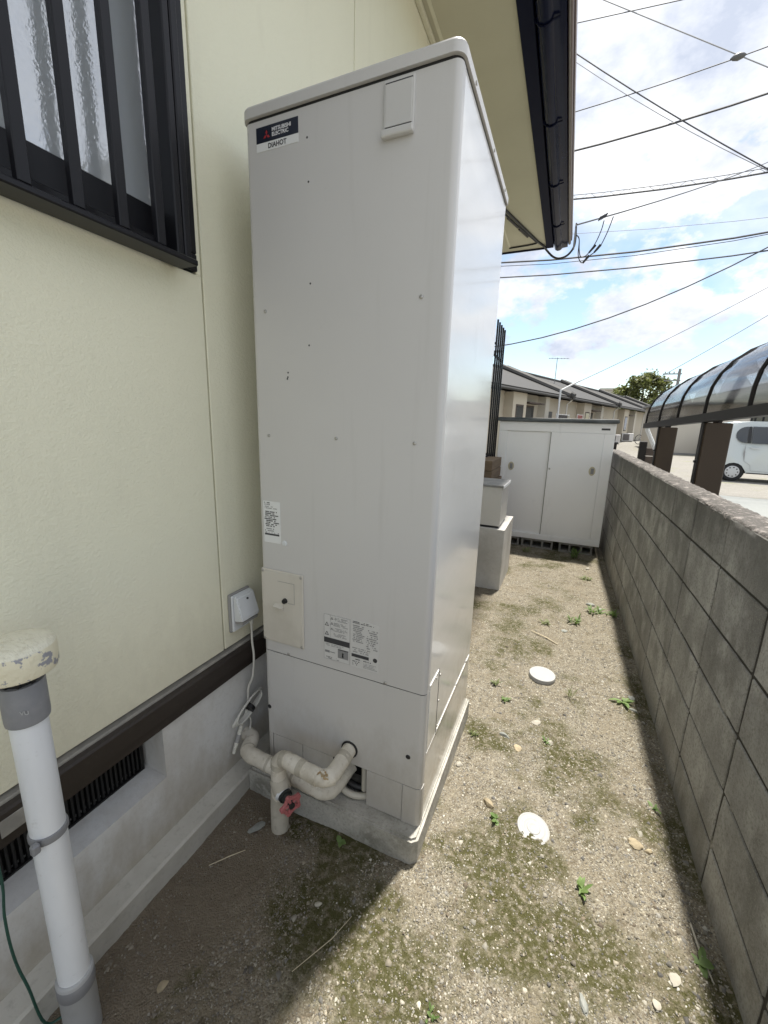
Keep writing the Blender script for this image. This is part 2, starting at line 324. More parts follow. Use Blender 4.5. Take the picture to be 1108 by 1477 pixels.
def part(name, bm, mt, parent, smooth=False, local=False, label=None):
    """bm in world coordinates (or in the thing's own frame when local)"""
    o0 = ORG[parent]
    if not local: bmesh.ops.translate(bm, vec=-o0, verts=bm.verts)
    o = bpy.data.objects.new(name, _mesh(name, bm, mt, smooth)); COL.objects.link(o); o.parent = parent; ORG[o] = o0
    if label: o['label'] = label
    return o
def inst(name, me, parent, loc, rot=(0, 0, 0), local=False):
    o = bpy.data.objects.new(name, me); COL.objects.link(o); o.parent = parent
    o.location = Vector(loc)-(Vector((0, 0, 0)) if local else ORG[parent]); o.rotation_euler = rot; ORG[o] = ORG[parent]; return o
def solo(name, bm, mt, label=None, cat=None, group=None, kind=None, smooth=False):
    vs = [v.co.copy() for v in bm.verts]; c = Vector((sum(v.x for v in vs)/len(vs), sum(v.y for v in vs)/len(vs), min(v.z for v in vs)))
    if kind == 'structure': c = Vector((0, 0, 0))
    bmesh.ops.translate(bm, vec=-c, verts=bm.verts)
    o = bpy.data.objects.new(name, _mesh(name, bm, mt, smooth)); COL.objects.link(o); o.location = c; ORG[o] = c
    if label: o['label'] = label
    if cat: o['category'] = cat
    if group: o['group'] = group
    if kind: o['kind'] = kind
    return o
def text_mesh(txt, size, mt, parent, loc, rot, sx=1.0, bold=.0, name='lettering'):
    cu = bpy.data.curves.new('t', 'FONT'); cu.body = txt; cu.size = size; cu.extrude = .0002; cu.offset = bold; cu.resolution_u = 3
    to = bpy.data.objects.new('t', cu); COL.objects.link(to)
    dg = bpy.context.evaluated_depsgraph_get(); me = bpy.data.meshes.new_from_object(to.evaluated_get(dg))
    bpy.data.objects.remove(to); bpy.data.curves.remove(cu)
    me.materials.clear(); me.materials.append(M[mt])
    me.transform(Matrix.Diagonal((sx, 1, 1, 1)))
    me.transform(Matrix.Rotation(rot[2], 4, 'Z') @ Matrix.Rotation(rot[1], 4, 'Y') @ Matrix.Rotation(rot[0], 4, 'X'))
    me.transform(Matrix.Translation(Vector(loc)-ORG[parent]))
    o = bpy.data.objects.new(name, me); COL.objects.link(o); o.parent = parent; ORG[o] = ORG[parent]; return o

# ---------------------------------------------------------------- ground
def gz(x, y):
    if y < 1: z = 0
    elif y < 5.5: z = -.02*(y-1)
    elif y < 18: z = -.09
    elif y < 37: z = -.09+.5*(y-18)/19
    else: z = .41
    return z
bm = BM()
xs = [-400, -60, -12, -1.6, 1.2, 3, 6, 10, 16, 30, 80, 400]; ys = [-200, -40, -8, 1, 3, 5.5, 12, 18, 24, 30, 37, 60, 120, 400, 1500]
vv = [[bm.verts.new((x, y, gz(x, y)-.025)) for x in xs] for y in ys]
for j in range(len(ys)-1):
    for i in range(len(xs)-1): bm.faces.new((vv[j][i], vv[j][i+1], vv[j+1][i+1], vv[j+1][i]))
solo('ground', bm, 'lot_gravel', kind='structure', smooth=True)
def h_pass(x, y):
    return (.006*math.sin(3.1*x+1.7*y)+.004*math.sin(7.3*x-4.1*y+1)+.0025*math.sin(17*x+11*y)+.0018*math.sin(29*y-13*x+2)
            - .012*math.exp(-((x-.53)/.05)**2) + .006*math.exp(-((x-.45)/.05)**2))
_lat = rng.random((64, 64))
def vnoise(x, y):
    xi = np.floor(x).astype(int); yi = np.floor(y).astype(int); fx = x-xi; fy = y-yi; fx = fx*fx*(3-2*fx); fy = fy*fy*(3-2*fy)
    g_ = lambda a, b: _lat[a % 64, b % 64]
    return (g_(xi, yi)*(1-fx)+g_(xi+1, yi)*fx)*(1-fy)+(g_(xi, yi+1)*(1-fx)+g_(xi+1, yi+1)*fx)*fy
def fbm(x, y): return sum(vnoise(x*f+7*f, y*f+3*f)*a for f, a in ((4, .45), (9, .27), (21, .17), (47, .11)))
def moss_at(x, y):
    x = np.asarray(x, float); y = np.asarray(y, float)
    v = fbm(x, y)+.20*np.exp(-((x+.50)/.16)**2-((y-.72)/.22)**2)+.12*np.exp(-((x-.02)/.32)**2-((y-.95)/.32)**2)+.08*np.exp(-((x-.0)/.22)**2-((y-2.1)/.4)**2)-.35*(x < -.76)-.10*np.exp(-((x-.38)/.12)**2)
    t = np.clip((v-.470)/.24, 0, 1); return t*t*(3-2*t)
bm = BM(); nx, ny = 110, 300
gx = np.linspace(-.995, .57, nx); gy = np.concatenate([np.linspace(-3, .3, 40), np.linspace(.312, 2.6, 200), np.linspace(2.62, 6.5, 140)])
vv = [[bm.verts.new((x, y, gz(x, y)+h_pass(x, y)+float(rng.normal(0, .0012)))) for x in gx] for y in gy]
for j in range(len(gy)-1):
    for i in range(nx-1): bm.faces.new((vv[j][i], vv[j][i+1], vv[j+1][i+1], vv[j+1][i]))
po = solo('path', bm, 'gravel_soil', kind='structure', smooth=180)
XY = np.array([v.co[:2] for v in po.data.vertices]); at = po.data.attributes.new('moss', 'FLOAT', 'POINT'); at.data.foreach_set('value', moss_at(XY[:, 0], XY[:, 1]).astype(np.float32))
bm = BM()
quad(bm, (.75, 4.2, -.082), (9, 3.5, -.082), (9, 11.6, -.105), (1.0, 12.6, -.105))
solo('pavement', bm, 'lot_concrete', kind='structure')

# pebbles lying on the path
def pebbles():
    n = 210000
    y = rng.beta(1.15, 2.6, n)*5.6+.15; x = rng.uniform(-.96, .55, n)
    clump = np.sin(x*9+np.sin(y*5)*2)*np.sin(y*8+np.sin(x*6)*2)
    keep = (rng.random(n) < np.where(x < -.45, .22, .72)+.30*clump)
    keep &= rng.random(n) > .55*moss_at(x, y)
    keep |= (np.abs(x+.68+.07*np.sin(y*7)) < .09) & (y < 1.0) & (rng.random(n) < .6)
    keep &= ~((x > -1) & (x < -.29) & (y > 1.0) & (y < 1.80)) & ~((x < -.40) & (y > 3.6) & (y < 4.3)) & ~((x > -.8) & (x < .5) & (y > 5.25))
    keep &= np.hypot(x-.02, y-2.36) > .085
    keep &= (np.hypot(x-.046, y-1.318) > .052) | ((y-1.318)*.8-(x-.046)*.6 < -.018+rng.normal(0, .008, n))
    x = x[keep]; y = y[keep]; n = len(x)
    z = np.array([gz(a, b)+h_pass(a, b) for a, b in zip(x, y)])
    r = rng.lognormal(math.log(.0020), .42, n).clip(.0009, .0075)
    big = rng.random(n) < np.where(x > .40, .012, .003); r = np.where(big, rng.uniform(.005, .011, n), r)
    base = np.array([(1, 0, 0), (-.5, .87, 0), (-.5, -.87, 0), (.55, .35, .75), (-.6, .1, .7), (.1, -.65, .8)], float)
    tri = np.array([(3, 4, 5), (0, 1, 3), (1, 4, 3), (1, 2, 4), (2, 5, 4), (2, 0, 5), (0, 3, 5)])
    ang = rng.uniform(0, 2*np.pi, n); ca, sa = np.cos(ang), np.sin(ang)
    b = base[None]*rng.uniform(.7, 1.3, (n, 6, 3)); el = rng.uniform(.75, 1.5, n)
    bx = b[:, :, 0]*el[:, None]; by = b[:, :, 1]; bz = b[:, :, 2]*.8
    V = np.stack([x[:, None]+r[:, None]*(bx*ca[:, None]-by*sa[:, None]), y[:, None]+r[:, None]*(bx*sa[:, None]+by*ca[:, None]), z[:, None]+r[:, None]*(bz-.12)], -1).reshape(-1, 3)
    F = (tri[None]+(np.arange(n)*6)[:, None, None]).reshape(-1, 3)
    me = bpy.data.meshes.new('gravel'); me.vertices.add(len(V)); me.vertices.foreach_set('co', V.ravel())
    me.loops.add(len(F)*3); me.loops.foreach_set('vertex_index', F.ravel().astype(np.int32)); me.polygons.add(len(F))
    me.polygons.foreach_set('loop_start', np.arange(0, len(F)*3, 3, dtype=np.int32)); me.update(calc_edges=True)
    pal = np.array([(.44, .41, .34), (.53, .50, .42), (.35, .31, .24), (.29, .275, .245), (.21, .20, .185), (.62, .60, .54), (.24, .195, .14), (.39, .35, .27)])
    pc = pal[rng.choice(8, n, p=[.2, .09, .2, .15, .12, .03, .1, .11])]*rng.uniform(.4, 1.0, (n, 1))
    soil = np.clip((-x-.45)/.35, 0, 1)[:, None]*.45; pc *= np.where(x < -.45, .85, 1)[:, None]; pc = np.where(big[:, None], pc*.75, pc); pc = pc*(1-soil)+np.array((.16, .125, .09))*soil
    at = me.color_attributes.new('tone', 'FLOAT_COLOR', 'POINT'); cc = np.ones((n, 6, 4)); cc[:, :, :3] = pc[:, None]
    at.data.foreach_set('color', cc.ravel()); me.materials.append(M['pebbles'])
    o = bpy.data.objects.new('gravel', me); COL.objects.link(o); o['kind'] = 'stuff'; o['label'] = 'loose tan and grey gravel over the sandy path'; o['category'] = 'gravel'
pebbles()

# ---------------------------------------------------------------- own house
HX = -1.04
house = thing('house', 'cream stucco house wall with barred window and deep eave over the path', 'house', (-1.2, 1.5, 0))
def hp(name, x0, x1, y0, y1, z0, z1, mt, bev=0, parent=house):
    return part(name, box(BM(), x0, x1, y0, y1, z0, z1, bev), mt, parent)
g = .003
seams = [1.0+.93*k for k in range(-4, 6)] + [5.85]
WY0, WY1, WZ0, WZ1 = -.75, .975, 1.815, 3.05
for a, b in zip(seams[:-1], seams[1:]):
    if b <= 1.001 and a > -1.8:
        hp('siding_panel', HX-.016, HX, a+g, b-g, .592, WZ0-.004, 'siding', .002)
        hp('siding_panel', HX-.016, HX, a+g, b-g, WZ1+.004, 3.70, 'siding', .002)
        if abs(b-1.0) < .01: hp('siding_panel', HX-.016, HX, WY1+.004, b-g, WZ0-.004, WZ1+.004, 'siding', .002)
        if a < -.8 < b: hp('siding_panel', HX-.016, HX, a+g, WY0-.004, WZ0-.004, WZ1+.004, 'siding', .002)
    else:
        hp('siding_panel', HX-.016, HX, a+g, b-g, .592, 3.70, 'siding', .002)
# wall behind the panels, with the window opening left free
bm = BM()
box(bm, -1.14, HX-.016, -2.72, 5.85, .59, WZ0-.02); box(bm, -1.14, HX-.016, -2.72, 5.85, WZ1+.02, 3.69)
box(bm, -1.14, HX-.016, WY1+.015, 5.85, WZ0-.02, WZ1+.02); box(bm, -1.14, HX-.016, -2.72, WY0-.015, WZ0-.02, WZ1+.02)
part('wall', bm, 'siding_trim', house)
bm = BM(); box(bm, -6, -1.16, 5.6, 5.85, -.1, 3.69); box(bm, -6, -1.16, -2.7, -2.5, -.1, 3.69); box(bm, -1.62, -1.60, -2.5, 5.6, .5, 3.69)
part('inner_wall', bm, 'room', house)
# foundation with vent recess, footing
bm = BM()
VY0, VY1, VZ0 = .05, .74, .283
box(bm, -1.2, -1.05, VY1, 5.85, -.12, .575); box(bm, -1.2, -1.05, -2.7, VY0, -.12, .575)
prism(bm, [(-1.2, -.12), (-1.05, -.12), (-1.05, VZ0-.003), (-1.145, VZ0+.003), (-1.2, VZ0+.003)], 'y', VY0, VY1)
part('foundation', bm, 'foundation', house)
bm = BM(); prism(bm, [(-1.06, -.2), (-.98, -.2), (-.98, .066), (-.988, .072), (-1.06, .078)], 'y', -2.7, 5.85); part('footing', bm, 'concrete_old', house)
vent = part('foundation_vent', box(BM(), -1.175, -1.165, VY0+.001, VY1-.001, VZ0+.004, .56), 'black', house)
sl = _mesh('slat', box(BM(), -.009, .003, -.0032, .0032, 0, .175, .001), 'black', False)
k = VY0+.012
while k < VY1-.030:
    inst('slat', sl, vent, (-1.142, k, VZ0+.010)); k += .0135
fr = BM(); box(fr, -1.152, -1.135, VY0+.001, VY1-.024, VZ0+.004, VZ0+.0095); box(fr, -1.152, -1.135, VY1-.023, VY1-.012, VZ0+.004, .50); box(fr, -1.1525, -1.1345, VY0+.001, VY1-.024, .47, .50); part('vent_frame', fr, 'black', vent)
# drip rail under the siding
bm = BM(); prism(bm, [(HX-.03, .586), (HX+.006, .582), (HX+.0085, .578), (HX+.0085, .574), (HX-.03, .577)], 'y', -2.7, 5.85); part('drip_flashing', bm, 'lip_metal', house)
bm = BM(); prism(bm, [(HX-.03, .5755), (HX+.0080, .5735), (HX+.018, .5685), (HX+.022, .562), (HX+.022, .512), (HX+.004, .506), (HX+.004, .468), (HX-.03, .468)], 'y', -2.7, 5.85); part('base_rail', bm, 'brown_metal', house)
bm = BM(); box(bm, HX+.0222, HX+.0245, .33, .40, .508, .55, .001); part('rail_joint', bm, 'lip_metal', house)
# soffit, fascia, gutter, roof
EY = 6.32
bm = BM(); box(bm, -6.0, -.53, 5.86, EY, 3.70, 3.72); box(bm, -1.30, -.53, -2.7, 5.86, 3.70, 3.72); part('soffit', bm, 'soffit', house)
bm = BM(); box(bm, -1.038, -1.01, -2.7, 5.85, 3.675, 3.699, .004); part('soffit_trim', bm, 'siding_trim', house)
bm = BM(); box(bm, -.985, -.965, -2.7, 6.2, 3.696, 3.7005); part('soffit_joint', bm, 'siding_trim', house)
bm = BM(); box(bm, -.528, -.44, -2.7, EY+.012, 3.685, 3.86, .004); part('fascia', bm, 'fascia', house)
bm = BM(); box(bm, -6, -.528, EY, EY+.03, 3.685, 3.86); part('fascia', bm, 'fascia', house)
gp = [(-.436, 3.76), (-.436, 3.71), (-.428, 3.678), (-.410, 3.656), (-.385, 3.646), (-.360, 3.650), (-.340, 3.664), (-.334, 3.672), (-.285, 3.672), (-.276, 3.684), (-.272, 3.765), (-.264, 3.765), (-.264, 3.678), (-.279, 3.664), (-.331, 3.664)]
bm = BM(); prism(bm, [(-.436, 3.77), (-.436, 3.71), (-.428, 3.678), (-.410, 3.656), (-.385, 3.646), (-.360, 3.650), (-.340, 3.664), (-.333, 3.674), (-.270, 3.680), (-.266, 3.77)], 'y', -2.7, EY+.03)
gut = part('gutter', bm, 'gutter', house, smooth=50)
bm = BM(); box(bm, -.266, -.236, -2.7, EY+.02, 3.70, 3.79, .006); box(bm, -.236, -.225, -2.7, EY+.0, 3.735, 3.80, .003); part('gutter_lip', bm, 'gutter_lip', gut)
bm = BM(); box(bm, -.257, -.249, -2.7, EY+.02, 3.6965, 3.7005); part('gutter_bead', bm, 'lip_metal', gut)
for yb in np.arange(.35, 6.3, .88):
    bm = BM(); tube(bm, [(-.44, yb, 3.70), (-.43, yb, 3.672), (-.41, yb, 3.650), (-.385, yb, 3.640), (-.36, yb, 3.644), (-.338, yb, 3.660), (-.30, yb, 3.666)], .006, 6); part('gutter_hook', bm, 'gutter', gut, smooth=True)
bm = BM()
v = [bm.verts.new(p) for p in [(-.25, -2.7, 3.80), (-.25, EY+.06, 3.80), (-6.2, EY+.06, 3.80), (-6.2, -2.7, 3.80), (-3.2, -2.7, 5.0), (-3.2, 3.4, 5.0)]]
bm.faces.new((v[0], v[1], v[5], v[4])); bm.faces.new((v[1], v[2], v[5])); bm.faces.new((v[2], v[3], v[4], v[5]))
bmesh.ops.solidify(bm, geom=bm.faces[:], thickness=.06); part('roof', bm, 'roof_tile', house)
# window with bars
win = part('window', box(BM(), -1.10, HX+.012, WY0, WY1, WZ0, WZ0+.045, .003), 'window_alu', house, label='dark framed window with rippled glass behind upright bars')
for z0, z1 in ((WZ1-.045, WZ1),): part('window_frame', box(BM(), -1.10, HX+.012, WY0, WY1, z0, z1, .003), 'window_alu', win)
for y0, y1 in ((WY0, WY0+.04), (WY1-.04, WY1)): part('window_frame', box(BM(), -1.10, HX+.012, y0, y1, WZ0+.046, WZ1-.046, .003), 'window_alu', win)
for sx_, y0, y1 in ((-1.072, .03, WY1-.042), (-1.094, WY0+.042, .07)):
    for a in ((y0, y1, WZ0+.047, WZ0+.128), (y0, y1, WZ1-.10, WZ1-.047), (y0, y0+.04, WZ0+.129, WZ1-.101), (y1-.04, y1, WZ0+.129, WZ1-.101)):
        part('sash_rail', box(BM(), sx_-.010, sx_+.010, *a, .002), 'window_alu', win)
    part('pane', box(BM(), sx_-.002, sx_+.002, y0+.041, y1-.041, WZ0+.129, WZ1-.101), 'pane_ripple', win)
cu = BM(); ring = []
for i in range(121):
    y = -.70+1.60*i/120; x = -1.135+.014*math.sin(i*1.05)+.008*math.sin(i*2.3)
    ring.append((x, y))
for i in range(120):
    if ring[i][1] > .74: zb_ = 2.04
    else: zb_ = 1.86
    quad(cu, (*ring[i], zb_), (*ring[i+1], zb_), (*ring[i+1], 3.02), (*ring[i], 3.02))
part('curtain', cu, 'curtain', win, smooth=True)
# grille: bottom and top rails, end box, bars
gr_x = -.965
part('grille_rail', box(BM(), -1.020, gr_x+.012, WY0-.02, .908, 1.801, 1.8155, .003), 'window_alu', win)
part('grille_rail', box(BM(), -1.036, gr_x+.016, WY0-.02, .932, 3.03, 3.055, .003), 'window_alu', win)
for yy in (.862, .886): part('grille_post', box(BM(), -1.027, gr_x+.012-(.02 if yy < .9 else 0), yy, yy+.021, 1.8155, 3.0295, .003), 'window_alu', win)
bar = _mesh('bar', box(BM(), -.009, .009, -.0115, .0115, 0, 1.213, .002), 'window_alu', False)
for k in range(15):
    y = .803-.0945*k
    if y > WY0: inst('bar', bar, win, (gr_x, y, 1.816))
# far window lattice
lat = part('window_lattice', box(BM(), -1.035, -.872, 5.02, 5.04, .98, 1.01), 'window_alu', house, label='tall black upright bars over the far window')
for z in (.975, 2.12): part('lattice_rail', box(BM(), -.868, -.852, 4.95, 5.60, z+.05, z+.075), 'window_alu', lat)
bar2 = _mesh('bar', box(BM(), -.009, .009, -.0105, .0105, 0, 1.56, .001), 'window_alu', False)
for k in range(5): inst('bar', bar2, lat, (-.842, 4.97+.1385*k, .985))
for yy, z in ((4.97, 2.3), (5.52, 2.3), (5.52, 1.03)): part('lattice_bracket', box(BM(), HX-.001, -.853, yy-.01, yy+.01, z-.012, z+.012), 'window_alu', lat)
# cable along the soffit and service drop
cond = thing('service_cable', 'dark service cable clipped under the soffit and looping round the gutter end', 'cable', (-.87, 5.2, 3.68))
bm = BM(); tube(bm, smooth_path([(-.95, 4.93, 3.688), (-.80, 5.45, 3.688), (-.62, 6.07, 3.688), (-.56, 6.22, 3.684), (-.515, 6.36, 3.665), (-.44, 6.39, 3.60), (-.36, 6.40, 3.575), (-.27, 6.41, 3.60), (-.205, 6.42, 3.68), (-.19, 6.42, 3.78), (-.20, 6.42, 3.93)], 8), .013, 8)
part('sheath', bm, 'trim_black', cond, smooth=True)
bm = BM(); tube(bm, smooth_path([(-.97, 5.02, 3.690), (-.83, 5.50, 3.690), (-.66, 6.02, 3.690), (-.66, 6.14, 3.690), (-.98, 6.18, 3.690)], 8), .009, 6); part('sheath', bm, 'trim_black', cond, smooth=True)
for a, b in (((-.855, 5.33), (-.775, 5.60)), ((-.765, 5.65), (-.69, 5.90))):
    bm = BM(); tube(bm, [(a[0]-.035, a[1], 3.69), (b[0]-.035, b[1], 3.69)], .014, 6); part('clip', bm, 'brown_metal', cond)
bm = BM(); tube(bm, smooth_path([(-.20, 6.42, 3.84), (-.15, 6.44, 3.80), (-.13, 6.45, 3.66), (-.10, 6.46, 3.58), (-.03, 6.46, 3.60), (.05, 6.46, 3.72), (.10, 6.46, 3.86), (.12, 6.46, 3.97)], 8), .006, 6); part('loop', bm, 'cable', cond, smooth=True)
bm = BM(); tube(bm, smooth_path([(-.19, 6.42, 3.84), (-.145, 6.44, 3.78), (-.135, 6.45, 3.60), (-.08, 6.46, 3.51), (.0, 6.46, 3.58), (.10, 6.46, 3.66), (.17, 6.46, 3.82), (.22, 6.46, 4.00)], 8), .006, 6); part('loop', bm, 'cable', cond, smooth=True)
for p in ((.025, 6.46, 3.66), (.085, 6.46, 3.655), (-.035, 6.46, 3.545)):
    bm = BM(); tube(bm, [(p[0]-.035, p[1], p[2]-.04), (p[0]+.03, p[1], p[2]+.04)], [.012, .017], 8); part('splice', bm, 'trim_black', cond, smooth=True)
bm = BM(); tube(bm, [(-.20, 6.40, 3.66), (-.20, 6.42, 3.97)], .010, 8); part('bracket', bm, 'pole_grey', cond)
for i in range(6):
    bm = BM(); x = .04+.025*i; tube(bm, [(x*.6+.03, 6.46, 3.975+.006*i), (x*.6+.05, 6.46, 4.02+.006*i)], .008, 6); part('clamp_coil', bm, 'cable', cond)

# ---------------------------------------------------------------- water heater
HXL, HXR, HYF, HYB, HZB, HZT, HZS = -.921, -.305, 1.069, 1.771, .101, 2.203, .5935
pad = BM(); prism(pad, [(-.975, 1.021), (-.312, 1.018), (-.294, 1.034), (-.294, 1.80), (-.975, 1.80)], 'z', -.06, .1)
bmesh.ops.bevel(pad, geom=[e for e in pad.edges if all(v.co.z > .05 for v in e.verts)], offset=.008, segments=2, affect='EDGES')
bmesh.ops.triangulate(pad, faces=[f for f in pad.faces if len(f.verts) > 4])
solo('concrete_pad', pad, 'pad_concrete', 'worn grey concrete slab under the tall water heater', 'concrete slab')
heater = thing('water_heater', 'tall pale grey steel water heater tank cabinet on the concrete slab', 'water heater', (-.613, 1.42, HZB))
def rect_round(x0, x1, y0, y1, r_front, r_back, seg=6):
    """outline, counter-clockwise, starting at front-left"""
    out = []
    for cx, cy, a0, r in ((x0+r_front, y0+r_front, 180, r_front), (x1-r_front, y0+r_front, 270, r_front), (x1-r_back, y1-r_back, 0, r_back), (x0+r_back, y1-r_back, 90, r_back)):
        for k in range(seg+1): a = R(a0+90*k/seg); out.append((cx+r*math.cos(a), cy+r*math.sin(a)))
    return out
# inner tank box (dark), then panels around it
CX0, CX1, CZ = -.632, -.499, .2475       # pipe opening in the lower cover
bm = BM(); box(bm, HXL+.006, HXR-.006, HYF+.10, HYB-.004, HZB+.002, HZT-.002); part('inner_casing', bm, 'black', heater)
fr_ol = rect_round(HXL, HXR, HYF, HYB, .018, .006)
nf = 14
front = fr_ol[0:14]                      # left corner + right corner arcs
def shell(pts, z0, z1, th=.0015):
    bm = BM(); a = [bm.verts.new((x, y, z0)) for x, y in pts]; b = [bm.verts.new((x, y, z1)) for x, y in pts]
    for i in range(len(pts)-1): bm.faces.new((a[i], a[i+1], b[i+1], b[i]))
    bmesh.ops.recalc_face_normals(bm, faces=bm.faces)
    bmesh.ops.solidify(bm, geom=bm.faces[:], thickness=th); return bm
fl = [(HXL, HYF+.16)]+front[:7]; frr = front[7:]+[(HXR, HYF+.034)]
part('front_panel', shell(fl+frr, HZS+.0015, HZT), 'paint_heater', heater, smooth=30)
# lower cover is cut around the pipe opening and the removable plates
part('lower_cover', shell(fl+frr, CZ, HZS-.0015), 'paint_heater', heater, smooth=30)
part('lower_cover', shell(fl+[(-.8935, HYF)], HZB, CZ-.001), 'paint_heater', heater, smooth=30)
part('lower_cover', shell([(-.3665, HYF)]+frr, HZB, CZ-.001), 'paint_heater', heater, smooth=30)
for x0, x1 in ((-.8915, -.7615), (-.7595, CX0), (CX1, -.3685)):
    part('knockout_plate', box(BM(), x0, x1, HYF+.0005, HYF+.003, HZB+.001 if x0 > -.6 else .105, CZ-.0025, .0006), 'paint_heater', heater)
side = [(HXR-.0008, HYF+.036), (HXR-.0008, HYB-.006), (HXR-.006, HYB), (HXL, HYB), (HXL, HYF+.162)]
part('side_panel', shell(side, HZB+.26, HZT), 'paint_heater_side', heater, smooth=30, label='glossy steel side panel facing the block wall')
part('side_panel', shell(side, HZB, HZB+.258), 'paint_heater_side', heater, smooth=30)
side_acc = part('side_access_plate', box(BM(), HXR-.001, HXR+.0010, HYF+.040, 1.208, .362, .604, .0006), 'paint_heater_side', heater)
bm = BM(); box(bm, HXR-.0006, HXR+.0016, 1.2085, 1.2115, .350, .606); part('seam', bm, 'print', side_acc)
bm = BM(); box(bm, HXR-.0006, HXR+.0016, HYF+.038, HYB-.02, .3585, .3602); part('seam_lip', bm, 'paint_heater_side', side_acc)
bm = BM(); box(bm, HXR-.0006, HXR+.0016, HYF+.04, 1.206, .6045, .606); part('seam_lip', bm, 'paint_heater_side', side_acc)
# lid
ol = rect_round(HXL-.006, HXR+.006, HYF-.009, HYB+.006, .028, .008)
bm = BM(); a = [bm.verts.new((x, y, HZT+.007)) for x, y in ol]; b = [bm.verts.new((x, y, HZT+.030)) for x, y in ol]
il = rect_round(HXL-.002, HXR+.002, HYF-.005, HYB+.002, .025, .006); c = [bm.verts.new((x, y, HZT+.036)) for x, y in il]
n = len(ol)
for i in range(n):
    j = (i+1) % n; bm.faces.new((a[i], a[j], b[j], b[i])); bm.faces.new((b[i], b[j], c[j], c[i]))
bm.faces.new(c); bm.faces.new(a[::-1]); lid = part('lid', bm, 'paint_heater', heater, smooth=30)
bm = BM(); prism(bm, rect_round(HXL+.001, HXR-.001, HYF+.001, HYB-.001, .024, .006), 'z', HZT-.003, HZT+.0075); part('lid_gap_shade', bm, 'trim_black', lid)  # black strip stands in for the shade in the gap under the lid
for y in (1.178, 1.45, 1.682):
    bm = BM(); tube(bm, [(HXR+.005, y, HZT+.016), (HXR+.009, y, HZT+.016)], .005, 8); part('screw', bm, 'screw', lid)
scr = _mesh('screw', lathe(BM(), [(.0052, 0), (.0050, .0018), (.003, .003), (.0005, .0033)], 12), 'screw', True)
for x, z in ((-.868, 1.721), (-.377, 1.720), (-.869, 1.356), (-.623, 1.357), (-.378, 1.354), (-.812, .600), (-.441, .600)):
    inst('screw', scr, heater, (x, HYF, z), (R(90), 0, 0))
hole = _mesh('screw_hole', lathe(BM(), [(.0028, -.001), (.0028, .0006), (.0004, .0007)], 8), 'print', False)
for x, z in ((-.714, 2.133), (-.711, 2.031), (-.708, 1.782), (-.714, 1.619), (-.790, 1.545), (-.791, 1.532), (-.793, 1.527)): inst('screw_hole', hole, heater, (x, HYF, z), (R(90), 0, 0))
plug = _mesh('plug', lathe(BM(), [(.008, -.001), (.008, .001), (.006, .0022), (.0005, .0024)], 14), 'trim_black', True)
for x, z in ((-.905, .358), (-.353, .358)): inst('plug', plug, heater, (x, HYF, z), (R(90), 0, 0))
sscr = _mesh('screw', lathe(BM(), [(.005, 0), (.0045, .0018), (.0005, .003)], 10), 'screw', True)
for y, z in ((1.18, .590), (1.225, .575), (1.225, .475), (1.225, .375), (1.265, .355), (1.50, .362), (1.68, .366)): inst('screw', sscr, heater, (HXR+.0006, y, z), (0, R(90), 0))
# ventilation hood top right
bm = BM(); box(bm, -.492, -.413, HYF-.007, HYF+.001, 2.079, 2.197, .003, 2); hood = part('vent_hood', bm, 'plastic_cover', heater)
bm = BM(); box(bm, -.486, -.419, HYF-.0085, HYF-.0068, 2.101, 2.188, .0006); part('hood_plate', bm, 'plastic_cover', hood)
bm = BM(); box(bm, -.487, -.418, HYF-.0080, HYF-.0066, 2.096, 2.1005); box(bm, -.487, -.418, HYF-.0080, HYF-.0066, 2.1885, 2.1905); part('hood_slot', bm, 'print', hood)
bm = BM(); box(bm, -.494, -.411, HYF-.018, HYF-.006, 2.077, 2.094, .004, 2); part('hood_lip', bm, 'plastic_cover', hood)
# nameplate
npl = part('nameplate', box(BM(), -.880, -.741, HYF-.0012, HYF, 2.1495, 2.187, .0005), 'logo_dark', heater, label='dark and silver maker plate')
part('name_strip', box(BM(), -.880, -.741, HYF-.0012, HYF, 2.1285, 2.149, .0005), 'sticker', npl)
RX = (R(90), 0, 0)
text_mesh('MITSUBISHI', .0125, 'logo_white', npl, (-.8265, HYF-.0015, 2.1700), RX, 1.0, .0003)
text_mesh('ELECTRIC', .0125, 'logo_white', npl, (-.8265, HYF-.0015, 2.1585), RX, 1.0, .0003)
text_mesh('DIAHOT', .0165, 'print', npl, (-.8405, HYF-.0015, 2.1330), RX, .98, .0004)
bm = BM(); ex, ez, s_ = -.8440, 2.1640, .0072
for ang in (90, 210, 330):
    d = Vector((math.cos(R(ang)), math.sin(R(ang)))); q = Vector((-d.y, d.x))
    pts = [(0, 0), tuple((d*.866+q*.5)*s_), tuple(d*s_*1.732), tuple((d*.866-q*.5)*s_)]
    f = [bm.verts.new((ex+p[0], HYF-.0018, ez+p[1])) for p in pts]; bm.faces.new(f)
part('emblem', bm, 'logo_red', npl)
